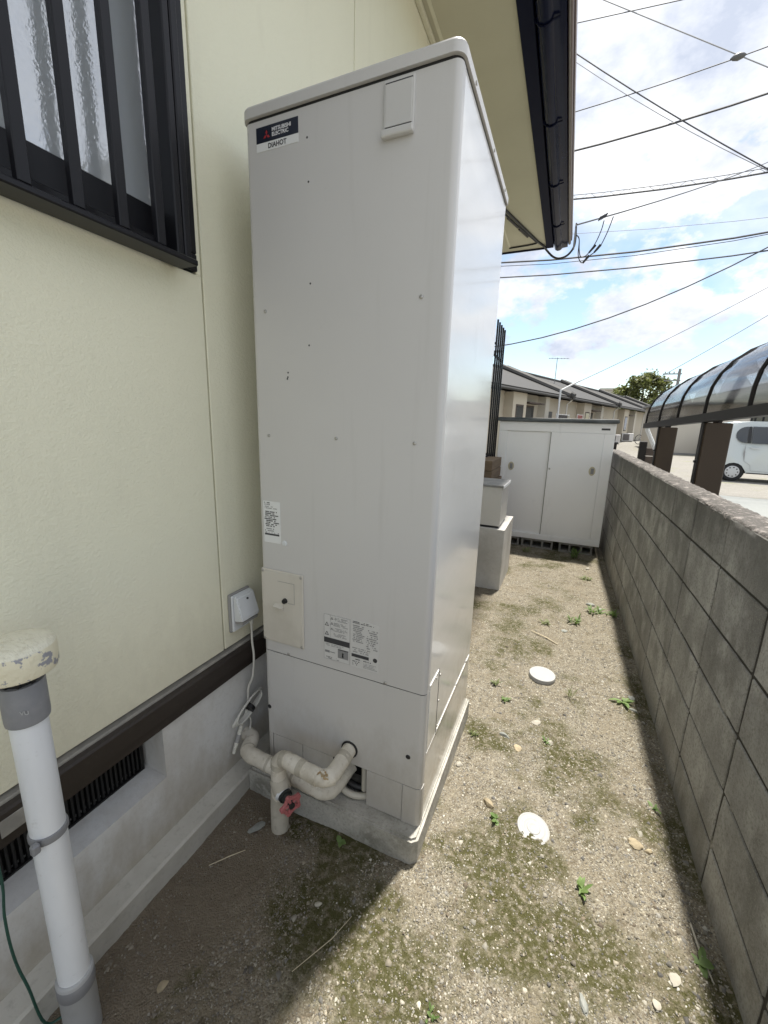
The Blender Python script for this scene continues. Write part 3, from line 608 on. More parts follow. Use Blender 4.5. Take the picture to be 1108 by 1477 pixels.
# rating label and warning labels
def print_lines(parent, x0, x1, z0, z1, rows, mt='print', fill=.62, seed=1, gap=.25):
    rr = random.Random(seed); bm = BM(); dz = (z1-z0)/rows
    for i in range(rows):
        x = x0+rr.uniform(0, .004); zz = z1-dz*(i+.5)
        end = x1-rr.uniform(0, (x1-x0)*.35)
        while x < end:
            wd = rr.uniform(.0012, .005)
            if rr.random() > gap: quad(bm, (x, HYF-.0016, zz-dz*fill/2), (min(x+wd, x1), HYF-.0016, zz-dz*fill/2), (min(x+wd, x1), HYF-.0016, zz+dz*fill/2), (x, HYF-.0016, zz+dz*fill/2))
            x += wd+.0006
    part('print', bm, mt, parent)
def bars(parent, rects, mt='print'):
    bm = BM()
    for x0, x1, z0, z1 in rects: quad(bm, (x0, HYF-.0017, z0), (x1, HYF-.0017, z0), (x1, HYF-.0017, z1), (x0, HYF-.0017, z1))
    part('print', bm, mt, parent)
rl = part('rating_label', box(BM(), -.901, -.833, HYF-.0010, HYF, 1.001, 1.1425), 'sticker', heater)
print_lines(rl, -.897, -.865, 1.128, 1.140, 2, 'print', .6, 3); print_lines(rl, -.897, -.84, 1.116, 1.127, 2, 'print_grey', .5, 5)
print_lines(rl, -.897, -.838, 1.055, 1.110, 9, 'print', .62, 4, .18); print_lines(rl, -.897, -.838, 1.032, 1.052, 3, 'print_grey', .5, 6, .4)
bars(rl, [(-.897, -.838, 1.0265, 1.0325)])
wl = part('warning_label', box(BM(), -.667, -.5685, HYF-.0010, HYF, .626, .7895), 'sticker_grey', heater)
bars(wl, [(-.666, -.569, .789, .7885), (-.666, -.6655, .627, .789), (-.5695, -.569, .627, .789), (-.642, -.6415, .708, .789), (-.666, -.5695, .688, .707)])
bars(wl, [(-.664, -.5695, .6275, .6282), (-.613, -.574, .642, .672), (-.662, -.644, .652, .660), (-.642, -.624, .6545, .6575)], 'print_grey')
bars(wl, [(-.597, -.592, .646, .662), (-.613, -.574, .671, .674)])
for i in range(4): print_lines(wl, -.630, -.574, .7705-.0185*i, .784-.0185*i, 3, 'print_grey', .5, 10+i)
tri = BM()
for cx, cz, s_ in ((-.655, .755, .008), (-.655, .722, .008), (-.636, .778, .005), (-.636, .760, .005), (-.636, .741, .005)):
    f = [tri.verts.new((cx+p[0]*s_, HYF-.0017, cz+p[1]*s_)) for p in ((-1, -.8), (1, -.8), (0, .95))]; g_ = [tri.verts.new((cx+p[0]*s_*.6, HYF-.0017, cz+p[1]*s_*.6-.0006)) for p in ((-1, -.8), (1, -.8), (0, .95))]
    for i in range(3): tri.faces.new((f[i], f[(i+1) % 3], g_[(i+1) % 3], g_[i]))
part('print', tri, 'print', wl); print_lines(wl, -.660, -.600, .6895, .7055, 2, 'sticker', .45, 33, .3)
print_lines(wl, -.662, -.578, .676, .686, 2, 'print_grey', .4, 34); print_lines(wl, -.660, -.580, .629, .639, 2, 'print', .35, 35, .55)
il_ = part('instruction_label', box(BM(), -.5645, -.466, HYF-.0008, HYF, .6255, .7915), 'sticker_grey', heater)
print_lines(il_, -.560, -.480, .780, .789, 2, 'print', .5, 40); print_lines(il_, -.560, -.516, .715, .776, 10, 'print_grey', .5, 41); print_lines(il_, -.510, -.470, .700, .770, 10, 'print_grey', .5, 42, .4)
print_lines(il_, -.560, -.472, .678, .698, 3, 'print_grey', .45, 43, .4); bars(il_, [(-.562, -.500, .6625, .6735)]); print_lines(il_, -.560, -.476, .652, .658, 1, 'print', .5, 44); print_lines(il_, -.520, -.470, .630, .650, 4, 'print_grey', .3, 45); print_lines(il_, -.562, -.530, .632, .650, 3, 'print', .5, 46, .5)
bm = BM(); lathe(bm, [(.0075, 0), (.0075, .0004)], 14); bmesh.ops.rotate(bm, matrix=Matrix.Rotation(R(90), 3, 'X'), verts=bm.verts); bmesh.ops.translate(bm, vec=(-.478, HYF-.0012, .668), verts=bm.verts); part('print', bm, 'print', il_)
bm = BM(); lathe(bm, [(.0095, 0), (.008, .003), (.003, .004)], 14); bmesh.ops.rotate(bm, matrix=Matrix.Rotation(R(90), 3, 'X'), verts=bm.verts); bmesh.ops.translate(bm, vec=(-.8185, HYF, 1.006), verts=bm.verts); part('round_cap', bm, 'outlet_white', heater, smooth=True)
# control access cover
ac = part('access_cover', box(BM(), -.916, -.744, HYF-.006, HYF, .637, .907, .003, 2), 'plastic_ivory', heater)
part('cover_field', box(BM(), -.908, -.752, HYF-.0072, HYF-.0058, .645, .899, .0008), 'plastic_ivory', ac)
bm = BM()
for r_ in ((-.846, -.778, .8695, .871), (-.7795, -.778, .797, .871), (-.806, -.778, .796, .7975)): box(bm, r_[0], r_[1], HYF-.0076, HYF-.0068, r_[2], r_[3])
part('flap_seam', bm, 'outlet_grey', ac)
bm = BM(); tube(bm, [(-.816, HYF-.007, .804), (-.816, HYF-.017, .804)], [.0095, .008], 14); part('knob', bm, 'trim_black', ac, smooth=True)
bm = BM(); prism(bm, [(HYF-.0065, .766), (HYF-.018, .772), (HYF-.020, .778), (HYF-.0065, .788)], 'x', -.860, -.822); part('handle', bm, 'plastic_ivory', ac)
for x, z in ((-.908, .898), (-.752, .898), (-.908, .645), (-.752, .645)): inst('screw', scr, ac, (x, HYF-.006, z), (R(90), 0, 0))
# pipe collar in the lower cover
bm = BM(); tube(bm, [(-.565, HYF+.003, .305), (-.565, HYF-.004, .305)], .031, 20); part('pipe_collar', bm, 'trim_black', heater)

# pipes
IR = .032
p1 = thing('insulated_pipe', 'wrapped cream pipe with pink valve wheel bending out of the heater front into the ground', 'pipe', (-.778, .95, 0))
path = bend_path([(-.565, HYF+.03, .306), (-.566, .925, .300), (-.772, .945, .300), (-.778, .952, -.03)], .045)
def wrap_r(path, r0, k=.035):
    return [r0*(1+k*math.sin(i*1.9)+random.uniform(-.015, .02)) for i in range(len(path))]
bm = BM(); tube(bm, path, wrap_r(path, .0255), 16, wob=.012); pw = part('lagging', bm, 'insulation', p1, smooth=60)
bm = BM(); tube(bm, [(-.777, .952, .155), (-.7775, .952, .09), (-.778, .952, -.03)], [.0285, .0315, .031], 16, wob=.02); part('lagging', bm, 'insulation_dirty', p1, smooth=60)
bm = BM(); tube(bm, smooth_path([(-.778, .950, .205), (-.762, .941, .186), (-.745, .932, .174)], 4), [.031]*8+[.028], 14, wob=.02); part('lagging', bm, 'insulation_dirty', p1, smooth=60)
bm = BM(); tube(bm, [(-.746, .932, .174), (-.738, .929, .172)], [.0295, .0255], 14); part('lagging_end', bm, 'outlet_white', p1, smooth=True)
for i in (4, 9, 13, 16, 20, 24, 29, 33):
    if i < len(path)-1:
        d = (path[i+1]-path[i]).normalized()*.018; bm = BM(); tube(bm, [path[i]-d*.6, path[i]+d*.6], .0267, 16, wob=.01); part('tape_band', bm, 'insulation' if i % 2 else 'insulation_dirty', p1, smooth=True)
bm = BM()
for i in range(22):
    a = random.uniform(0, 6.28); c0 = Vector((-.570+random.uniform(-.02, .006), .930+random.uniform(-.012, .008), .300)); d = Vector((random.uniform(-.5, .3), random.uniform(-.4, .1), 1)).normalized(); cc = c0+d*.0270
    u = d.cross(Vector((1, 0, 0))).normalized(); v_ = d.cross(u); s_ = random.uniform(.002, .0045)
    bm.faces.new([bm.verts.new(cc+u*s_*math.cos(t)+v_*s_*math.sin(t)*1.6) for t in (0, 1.2, 2.5, 3.7, 5)])
part('rust_stain', bm, 'rust', pw)
# valve body and wheel (axis towards the path and a little down)
ax = Vector((.90, -.42, -.06)).normalized(); vb = Vector((-.738, .929, .172))
bm = BM(); tube(bm, [vb-ax*.01, vb+ax*.012, vb+ax*.013, vb+ax*.03, vb+ax*.031, vb+ax*.052], [.024, .023, .017, .016, .010, .009], 12); part('valve_stem', bm, 'brass_dark', p1, smooth=30)
hc = vb+ax*.046; u = ax.cross(Vector((0, 0, 1))).normalized(); v_ = u.cross(ax)
ringp = []
for i in range(48):
    t = 2*math.pi*i/48; rr = .0285+.0030*math.cos(5*t); ringp.append(hc+(u*math.cos(t)+v_*math.sin(t))*rr)
bm = BM(); tube(bm, ringp+[ringp[0]], .0062, 8, cap=False); hw = part('handwheel', bm, 'pink_handle', p1, smooth=True, label='pink star-shaped valve wheel')
for k in range(5):
    t = 2*math.pi*k/5; bm = BM(); tube(bm, [hc, hc+(u*math.cos(t)+v_*math.sin(t))*.029], .0048, 8); part('spoke', bm, 'pink_handle', hw, smooth=True)
    e_ = hc+(u*math.cos(t)+v_*math.sin(t))*.0315; bm = BM(); tube(bm, [e_-ax*.006, e_+ax*.006], .0085, 8); part('lobe', bm, 'pink_handle', hw, smooth=True)
bm = BM(); tube(bm, [hc-ax*.004, hc+ax*.009], .0105, 10); part('hub', bm, 'brass_dark', hw, smooth=True)
p2 = thing('insulated_pipe', 'lower wrapped cream pipe running from the house footing along the slab', 'pipe', (-.80, 1.01, .1))
path2 = bend_path([(-1.055, 1.095, .170), (-1.0, 1.085, .176), (-.975, 1.005, .182), (-.618, 1.018, .140), (-.592, 1.13, .175)], .035)
bm = BM(); tube(bm, path2, wrap_r(path2, .0270), 16, wob=.015); part('lagging', bm, 'insulation', p2, smooth=60)
for i in (10, 18, 24):
    d = (path2[i+1]-path2[i]); bm = BM(); tube(bm, [path2[i]-d*.25, path2[i]+d*.25], .0285, 16); part('tape_band', bm, 'insulation_dirty', p2, smooth=True)
p3 = thing('drain_pipe', 'thin cream drain pipes showing in the opening under the heater', 'pipe', (-.53, 1.11, .1))
bm = BM(); tube(bm, smooth_path([(-.628, 1.10, .155), (-.60, 1.075, .128), (-.55, 1.072, .118), (-.50, 1.095, .116), (-.47, 1.13, .116)], 6), .0115, 10); part('tube', bm, 'pvc_thin', p3, smooth=True)
bm = BM(); tube(bm, [(-.520, 1.098, .130), (-.520, 1.098, .30)], .0105, 10); part('tube', bm, 'pvc_thin', p3, smooth=True)
bm = BM(); tube(bm, smooth_path([(-.63, 1.115, .14), (-.56, 1.10, .128), (-.48, 1.12, .125)], 6), .012, 10); part('tube', bm, 'trim_black', p3, smooth=True)

# outlet and cord
out = thing('outdoor_socket', 'white hooded weatherproof socket on the cream wall beside the heater', 'socket', (-1.03, 1.085, .64))
part('back_plate', box(BM(), HX, HX+.012, 1.023, 1.127, .648, .795, .005, 2), 'outlet_grey', out)
part('side_rim', box(BM(), HX+.0122, HX+.0205, 1.0265, 1.1235, .652, .790, .004, 2), 'outlet_white', out)
bm = BM(); prism(bm, [(HX+.0207, .692), (HX+.060, .698), (HX+.062, .706), (HX+.038, .784), (HX+.032, .789), (HX+.0207, .789)], 'y', 1.030, 1.120)
bmesh.ops.bevel(bm, geom=bm.edges[:], offset=.004, segments=2, affect='EDGES'); part('hood', bm, 'outlet_white', out, smooth=30)
part('underside', box(BM(), HX+.0207, HX+.054, 1.036, 1.116, .684, .693), 'outlet_grey', out)
bm = BM(); tube(bm, [(HX+.036, 1.078, .768), (HX+.046, 1.078, .771)], .0035, 8); part('screw', bm, 'trim_black', out)
cord = thing('power_cord', 'white power cord hanging from the socket with a tied bundle and plug', 'power cord', (-1.03, 1.09, .16))
cx_ = -1.012
bm = BM(); tube(bm, [(cx_, 1.110, .690), (cx_, 1.110, .650)], [.010, .007], 10); part('plug', bm, 'cord_white', cord, smooth=True)
bm = BM(); tube(bm, smooth_path([(cx_, 1.110, .66), (cx_+.003, 1.106, .58), (-1.0, 1.102, .52), (-1.003, 1.094, .44), (-1.02, 1.088, .39), (-1.032, 1.094, .325)], 8), .0042, 8); part('flex', bm, 'cord_white', cord, smooth=True)
c0 = Vector((-1.030, 1.088, .302)); d1 = Vector((0, .082, .030)); 
for k in range(4):
    pts = []; s1 = 1-.06*k; o_ = Vector((.003+.006*k, -.003*k, .004*k))
    for i in range(33):
        t = 2*math.pi*i/32; pts.append(c0+o_+d1*math.cos(t)*s1+Vector((0, -.35, .94))*math.sin(t)*(.015+.005*k)*(1+.25*math.cos(t)**2))
    bm = BM(); tube(bm, pts, .0036, 6, cap=False); part('coil', bm, 'cord_white', cord, smooth=True)
bm = BM(); tube(bm, [c0+Vector((.012, -.007, -.002)), c0+Vector((.012, .007, .003))], .020, 10); part('tie', bm, 'trim_black', cord)
bm = BM(); tube(bm, smooth_path([(-1.028, 1.08, .295), (-1.03, 1.062, .262), (-1.03, 1.052, .245)], 5), .0042, 8); part('flex', bm, 'cord_white', cord, smooth=True)
bm = BM(); tube(bm, [(-1.03, 1.054, .250), (-1.03, 1.036, .215)], [.007, .0085], 8); part('plug', bm, 'tape', cord, smooth=True)
bm = BM(); tube(bm, [(-1.03, 1.036, .215), (-1.03, 1.022, .190)], [.0095, .0095], 8); part('plug_body', bm, 'outlet_grey', cord, smooth=True)
bm = BM(); tube(bm, [(-1.03, 1.022, .190), (-1.03, 1.003, .155)], [.0085, .006], 8); part('taped_end', bm, 'tape', cord, smooth=True)
bm = BM(); tube(bm, smooth_path([(-1.03, 1.072, .262), (-1.025, 1.092, .255), (-1.027, 1.098, .22), (-1.03, 1.085, .18)], 6), .0035, 6); part('flex', bm, 'cord_white', cord, smooth=True)

# ---------------------------------------------------------------- white vent pipe at the left
VX, VY = -.8827, .3567
vp = thing('vent_pipe', 'white plastic vent pipe with grey collars and a peeling cream mushroom cap', 'vent pipe', (VX, VY, 0))
cc = (VX, VY, 0)
part('pipe', lathe(BM(), [(.030, .15), (.030, .895)], 32, cc), 'pvc_white', vp, smooth=40)
part('socket', lathe(BM(), [(.0345, -.04), (.0345, .135), (.0355, .137), (.0355, .176), (.033, .180), (.030, .181)], 32, cc), 'pvc_grey_light', vp, smooth=40)
part('socket_band', lathe(BM(), [(.0352, .136), (.0362, .138), (.0362, .168), (.0352, .170)], 32, cc), 'pvc_grey', vp, smooth=40)
part('clamp', lathe(BM(), [(.0302, .566), (.0325, .567), (.0335, .571), (.0335, .579), (.0325, .583), (.0302, .584)], 32, cc), 'pvc_grey', vp, smooth=40)
bm = BM(); box(bm, VX+.016, VX+.030, VY-.042, VY-.028, .564, .586, .003); part('clamp_lug', bm, 'pvc_grey', vp)
part('collar', lathe(BM(), [(.0305, .838), (.0345, .838), (.0352, .845), (.0352, .915), (.034, .918)], 32, cc), 'pvc_grey', vp, smooth=40)
for k in range(8):
    a = 2*math.pi*k/8+.2; x, y = VX+.027*math.cos(a), VY+.027*math.sin(a); part('cap_strut', box(BM(), x-.003, x+.003, y-.003, y+.003, .916, .945), 'trim_black', vp)
part('cap_throat', lathe(BM(), [(.026, .91), (.026, .95)], 20, cc), 'trim_black', vp)
cap = part('cap', lathe(BM(), [(.050, .940), (.0575, .9405), (.0595, .946), (.0600, .984), (.0585, .990), (.056, .9925)], 40, cc), 'cap_peel', vp, smooth=40)
part('cap_top', lathe(BM(), [(.0590, .989), (.0560, .9945), (.046, .999), (.025, 1.002), (.001, 1.003)], 40, cc), 'cap_top', cap, smooth=60)
text_mesh('VU', .011, 'pvc_grey_light', vp, (VX+.0280, VY-.0225, .868), (R(90), R(0), R(38)), 1, .0002)
bm = BM(); tube(bm, smooth_path([(-.975, .303, .52), (-.972, .302, .44), (-.974, .296, .37), (-.968, .293, .30), (-.972, .298, .22), (-.964, .305, .15), (-.96, .318, .02), (-.94, .35, .006), (-.90, .40, .006)], 6), .0028, 6)
solo('garden_wire', bm, 'green_wire', 'thin green wire hanging down the foundation behind the vent pipe', 'wire', smooth=True)

# ---------------------------------------------------------------- block wall
WX = .558
wall = thing('block_wall', 'weathered grey concrete block wall along the gravel path', 'wall', (WX+.06, 2.0, -.1))
J0 = 1.386; rows = [(.937, 1.112), (.737, .927), (.537, .727), (.337, .527), (.137, .327), (-.16, .127)]
bm = BM(); box(bm, WX+.0038, WX+.112, J0-4*.4-.195, J0+13*.4-.005, -.2, 1.105); part('mortar', bm, 'mortar', wall)
variants = {}
for ri, (z0, z1) in enumerate(rows):
    for vn in range(3):
        bm = BM(); h = z1-z0; dep = .118
        box(bm, -dep/2, dep/2, -.1932, .1932, 0, h, .003, 1)
        ed = [e for e in bm.edges if e.calc_length() > .1]
        bmesh.ops.subdivide_edges(bm, edges=ed, cuts=5, use_grid_fill=True)
        rr = random.Random(ri*10+vn)
        for v in bm.verts:
            edge = abs(v.co.y) > .19 or v.co.z < .006 or v.co.z > h-.006
            v.co += Vector((rr.uniform(-.0006, .0006), rr.uniform(-.0012, .0012), rr.uniform(-.0012, .0012)))*(1.0 if edge else .6)
        variants[ri, vn] = _mesh('block', bm, 'block', 30)
for ri, (z0, z1) in enumerate(rows):
    for k in range(-4, 13):
        inst('block', variants[ri, random.randrange(3)], wall, (WX+.059+random.uniform(-.0012, .0012), J0+.4*k+.2, z0), (0, 0, R(random.uniform(-.15, .15))))
# rough weathered top skin
bm = BM(); ty = np.arange(J0-1.79, J0+5.2, .022); prof = [(0.0005, -.008), (.0015, .004), (.008, .0098), (.03, .0105), (.06, .012), (.09, .0105), (.112, .0098), (.1175, .004), (.1185, -.008)]
tv = [[bm.verts.new((WX+px+rng.normal(0, .0009), y, 1.1105+pz+(rng.normal(0, .0016) if pz > 0 else rng.normal(0, .004)))) for px, pz in prof] for y in ty]
for j in range(len(ty)-1):
    for i in range(len(prof)-1): bm.faces.new((tv[j][i], tv[j][i+1], tv[j+1][i+1], tv[j+1][i]))
part('coping', bm, 'block_top', wall, smooth=60)

# ---------------------------------------------------------------- shed on hollow blocks
SY = 5.30; SX0, SX1 = -.775, .490; SZ0, SZ1 = .030, 1.458
shed = thing('storage_shed', 'low white metal storage shed with two sliding doors at the end of the path', 'shed', (-.14, 5.65, SZ0))
part('body', box(BM(), SX0, SX1, SY+.03, SY+.78, SZ0+.001, SZ1, .004), 'shed_frame', shed)
part('roof', box(BM(), SX0-.022, SX1+.018, SY-.035, SY+.80, SZ1+.001, SZ1+.046, .006), 'shed_roof', shed)
part('roof_edge', box(BM(), SX0-.026, SX1+.022, SY-.0395, SY-.036, SZ1+.006, SZ1+.030, .001), 'shed_roof', shed)
part('header', box(BM(), SX0, SX1-.001, SY-.004, SY+.029, 1.345, SZ1-.0005, .004), 'shed_white', shed)
part('frame_post', box(BM(), SX0, SX0+.100, SY-.002, SY+.029, SZ0+.070, 1.3445, .004), 'shed_white', shed)
part('frame_post', box(BM(), SX1-.108, SX1-.001, SY-.002, SY+.029, SZ0+.070, 1.3445, .004), 'shed_white', shed)
part('sill', box(BM(), SX0, SX1-.001, SY-.012, SY+.029, SZ0, SZ0+.0695, .004), 'shed_white', shed)
d1_ = part('door', box(BM(), SX0+.101, -.1705, SY+.010, SY+.028, SZ0+.071, 1.344, .003), 'shed_white', shed)
d2_ = part('door', box(BM(), -.180, SX1-.109, SY-.006, SY+.008, SZ0+.071, 1.344, .003), 'shed_white', shed)
part('edge_strip', box(BM(), -.181, -.172, SY-.0085, SY-.0062, SZ0+.072, 1.343), 'outlet_grey', d2_)
def pull(x, y, parent):
    bm = BM(); prism(bm, [(x+.035*math.cos(t)*(1 if abs(math.cos(t)) < .5 else 1), .918+.052*math.sin(t)) for t in np.linspace(0, 2*math.pi, 17)[:-1]], 'y', y-.004, y+.001); part('pull_handle', bm, 'beige_pull', parent)
    part('pull_recess', box(BM(), x-.014, x+.018, y-.0062, y-.0042, .885, .950, .001), 'print_grey', parent)
pull(-.598, SY+.010, d1_); pull(.305, SY-.006, d2_)
bm = BM(); tube(bm, [(-.153, SY-.006, .915), (-.153, SY-.014, .915)], .011, 10); part('lock', bm, 'screw', d2_, smooth=True)
part('badge', box(BM(), .345, .432, SY-.007, SY-.0042, 1.383, 1.404, .001), 'print', shed)
hb = None
def hollow_block(x, y, label):
    bm = BM(); z0 = gz(x, y)-.004; z1 = SZ0; L_ = .185
    w_ = .022; box(bm, x-L_, x+L_, y, y+.19, z0, z0+.022); box(bm, x-L_, x+L_, y, y+.19, z1-.022, z1-.001)
    for q in (-L_, -.075, .052, L_-w_): box(bm, x+q, x+q+w_, y+.001, y+.189, z0+.0225, z1-.0225)
    solo('hollow_block', bm, 'hollow_block', label, 'concrete block', 'hollow blocks under the shed')
for i, x in enumerate((-.60, -.20, .24)): hollow_block(x, SY+.0, ['grey hollow block under the shed corner behind the pump plinth', 'grey hollow block under the middle of the white shed', 'grey hollow block under the shed end by the block wall'][i])
for i, x in enumerate((-.55, .25)): hollow_block(x, SY+.58, ['grey hollow block under the back edge of the shed on the house side', 'grey hollow block under the back edge of the shed on the block wall side'][i])

# plinth and box
pl = solo('concrete_plinth', prism(BM(), [(-1.0, 3.62), (-.415, 3.62), (-.41, 3.625), (-.41, 4.26), (-1.0, 4.26)], 'z', -.12, .505), 'plinth', 'pale rendered concrete plinth between heater and shed', 'plinth')
bx = thing('pump_box', 'beige metal pump box with a grey lid on the concrete plinth', 'pump box', (-.7, 3.9, .505))
part('body', box(BM(), -.96, -.463, 3.662, 4.10, .525, .876, .006, 2), 'box_beige', bx)
part('base', box(BM(), -.94, -.475, 3.675, 4.08, .506, .5248), 'trim_black', bx)
part('lid', box(BM(), -.975, -.455, 3.652, 4.115, .8765, .895, .004), 'box_top', bx)
part('trim_edge', box(BM(), -.4548, -.450, 3.652, 4.115, .866, .893, .001), 'shed_white', bx)
bm = BM(); 
pb = thing('plank_stack', 'stack of brown planks against the house behind the pump box', 'planks', (-.88, 4.6, -.07))
for i in range(10):
    part('plank', box(BM(), -.975+random.uniform(0, .01), -.68+random.uniform(-.02, .02), 4.42+random.uniform(-.03, .03), 5.1, -.08+.112*i, .026+.112*i, .004), 'planks', pb)

# ---------------------------------------------------------------- drain covers, stones, weeds
def disc(name, x, y, r, h, tilt, label, prof=None, rot=0):
    bm = BM(); lathe(bm, prof or [(r, 0), (r, h*.7), (r*.96, h), (r*.6, h*1.05), (.001, h*1.08)], 36)
    bmesh.ops.rotate(bm, matrix=Matrix.Rotation(tilt[0], 3, 'X') @ Matrix.Rotation(tilt[1], 3, 'Y'), verts=bm.verts)
    bmesh.ops.translate(bm, vec=(x, y, gz(x, y)+h_pass(x, y)), verts=bm.verts)
    return solo(name, bm, 'cover_white', label, 'drain cover', smooth=35)
disc('drain_cover', .022, 2.36, .074, .022, (R(2), R(1)), 'smooth white round plastic drain cover lying clear of the gravel')
disc('drain_cover', .046, 1.320, .055, .006, (R(6.5), R(5)), 'white round drain cover with ridged rings half buried in sand',
     [(.055, -.004), (.055, .004), (.050, .0055), (.047, .0042), (.041, .0042), (.038, .0062), (.033, .0062), (.030, .0045), (.024, .0045), (.021, .0066), (.014, .0066), (.011, .005), (.001, .005)])
def stone(x, y, s, flat, mt, label, seed, rot=None):
    rr = random.Random(seed); bm = BM(); bmesh.ops.create_icosphere(bm, subdivisions=2, radius=1)
    ph = [rr.uniform(0, 6) for _ in range(6)]
    for v in bm.verts:
        n_ = v.co.copy(); k = 1+.22*math.sin(2.3*n_.x+ph[0])+.18*math.sin(3.1*n_.y+ph[1])+.15*math.sin(3.7*n_.z+ph[2])+rr.uniform(-.07, .07)
        v.co = Vector((n_.x*s*1.35*k, n_.y*s*.85*k, n_.z*s*flat*k))
    bmesh.ops.rotate(bm, matrix=Matrix.Rotation(rr.uniform(0, 3.1) if rot is None else rot, 3, 'Z'), verts=bm.verts)
    bmesh.ops.translate(bm, vec=(x, y, gz(x, y)+h_pass(x, y)+s*flat*.35), verts=bm.verts)
    solo('stone', bm, mt, label, 'stone', 'loose stones on the gravel path', smooth=25)
ST = [(-.121, 1.355, .018, .6, 'stone_tan', 'tan stone just behind the leafy weed next to the ridged drain cover'),
      (.378, 1.425, .017, .6, 'stone_tan', 'larger of two brown stones lying side by side near the block wall'),
      (.415, 1.415, .010, .7, 'stone_tan', 'small brown stone touching a larger brown stone near the block wall'),
      (.022, 1.925, .017, .55, 'stone_pale', 'pale flat stone on the gravel beyond the ridged drain cover'),
      (-.110, 1.767, .016, .6, 'stone_grey', 'rounded greenish grey stone on the gravel beside the heater slab'),
      (-.045, 1.700, .016, .4, 'stone_tan', 'flat tan stone next to a rounded greenish grey stone'),
      (.085, 1.80, .013, .6, 'stone_pale', 'pale angular stone on bare gravel beyond the ridged drain cover'),
      (.415, 1.040, .013, .35, 'stone_pale', 'long pale sliver of stone near the sprouting weed by the wall'),
      (.195, .895, .014, .4, 'stone_grey', 'dark grey slate chip lying on mossy gravel'),
      (.366, .967, .009, .6, 'stone_pale', 'small white pebble near the long pale sliver of stone'),
      (-.265, 1.50, .011, .7, 'stone_pale', 'pale stone against the edge of the heater slab'),
      (-.785, .488, .012, .35, 'stone_tan', 'flat brown stone on the shaded soil near the vent pipe'),
      (-.848, .905, .020, .3, 'stone_grey', 'flat grey stone on shaded soil beside the upright wrapped pipe'),
      (-.52, .80, .008, .6, 'stone_pale', 'small grey stone alone on the shaded mossy soil'),
      (.14, 3.05, .018, .5, 'stone_grey', 'grey flat stone beside a weed tuft half way to the shed'),
      (.33, 3.62, .026, .45, 'stone_grey', 'dark stone amid weeds near the wall and far from the heater'),
      (.40, 3.55, .018, .5, 'stone_grey', 'smaller dark stone amid weeds close to the block wall'),
      (.48, 2.35, .016, .5, 'stone_grey', 'grey stone tight against the block wall beside a spreading weed'),
      (.475, 2.25, .014, .5, 'stone_grey', 'grey flat stone at the wall foot below a spreading weed'),
      (.36, 4.7, .02, .6, 'stone_pale', 'pale stone in the shed corner near the wall')]
for i, s in enumerate(ST): stone(*s, seed=50+i)
def leaf(bm, base, az, length, width, rise, droop):
    pts = []; d = Vector((math.cos(az), math.sin(az), 0)); sd_ = Vector((-d.y, d.x, 0))
    for i in range(5):
        t = i/4; c = Vector(base)+d*length*t*math.cos(rise)+Vector((0, 0, length*(math.sin(rise)*t-droop*t*t))); w_ = width*math.sin(math.pi*min(.97, t*.86+.10))*.5
        pts.append((c-sd_*w_+Vector((0, 0, w_*.35)), c, c+sd_*w_+Vector((0, 0, w_*.35))))
    vs = [[bm.verts.new(p) for p in r_] for r_ in pts]
    for i in range(4):
        for k in range(2): bm.faces.new((vs[i][k], vs[i][k+1], vs[i+1][k+1], vs[i+1][k]))
def weed(x, y, n, ln, wd, rise, label, mt='weed', seed=0, spread=.006):
    rr = random.Random(seed); bm = BM(); z = gz(x, y)+h_pass(x, y)-.002
    for i in range(n):
        leaf(bm, (x+rr.uniform(-spread, spread), y+rr.uniform(-spread, spread), z+rr.uniform(0, ln*.12)), i*2.4+rr.uniform(-.4, .4), ln*rr.uniform(.6, 1.1), wd*rr.uniform(.7, 1.1), R(rise+rr.uniform(-18, 18)), rr.uniform(.1, .5))
    solo('weed', bm, mt, label, 'weed', 'weeds growing in the gravel', smooth=True)
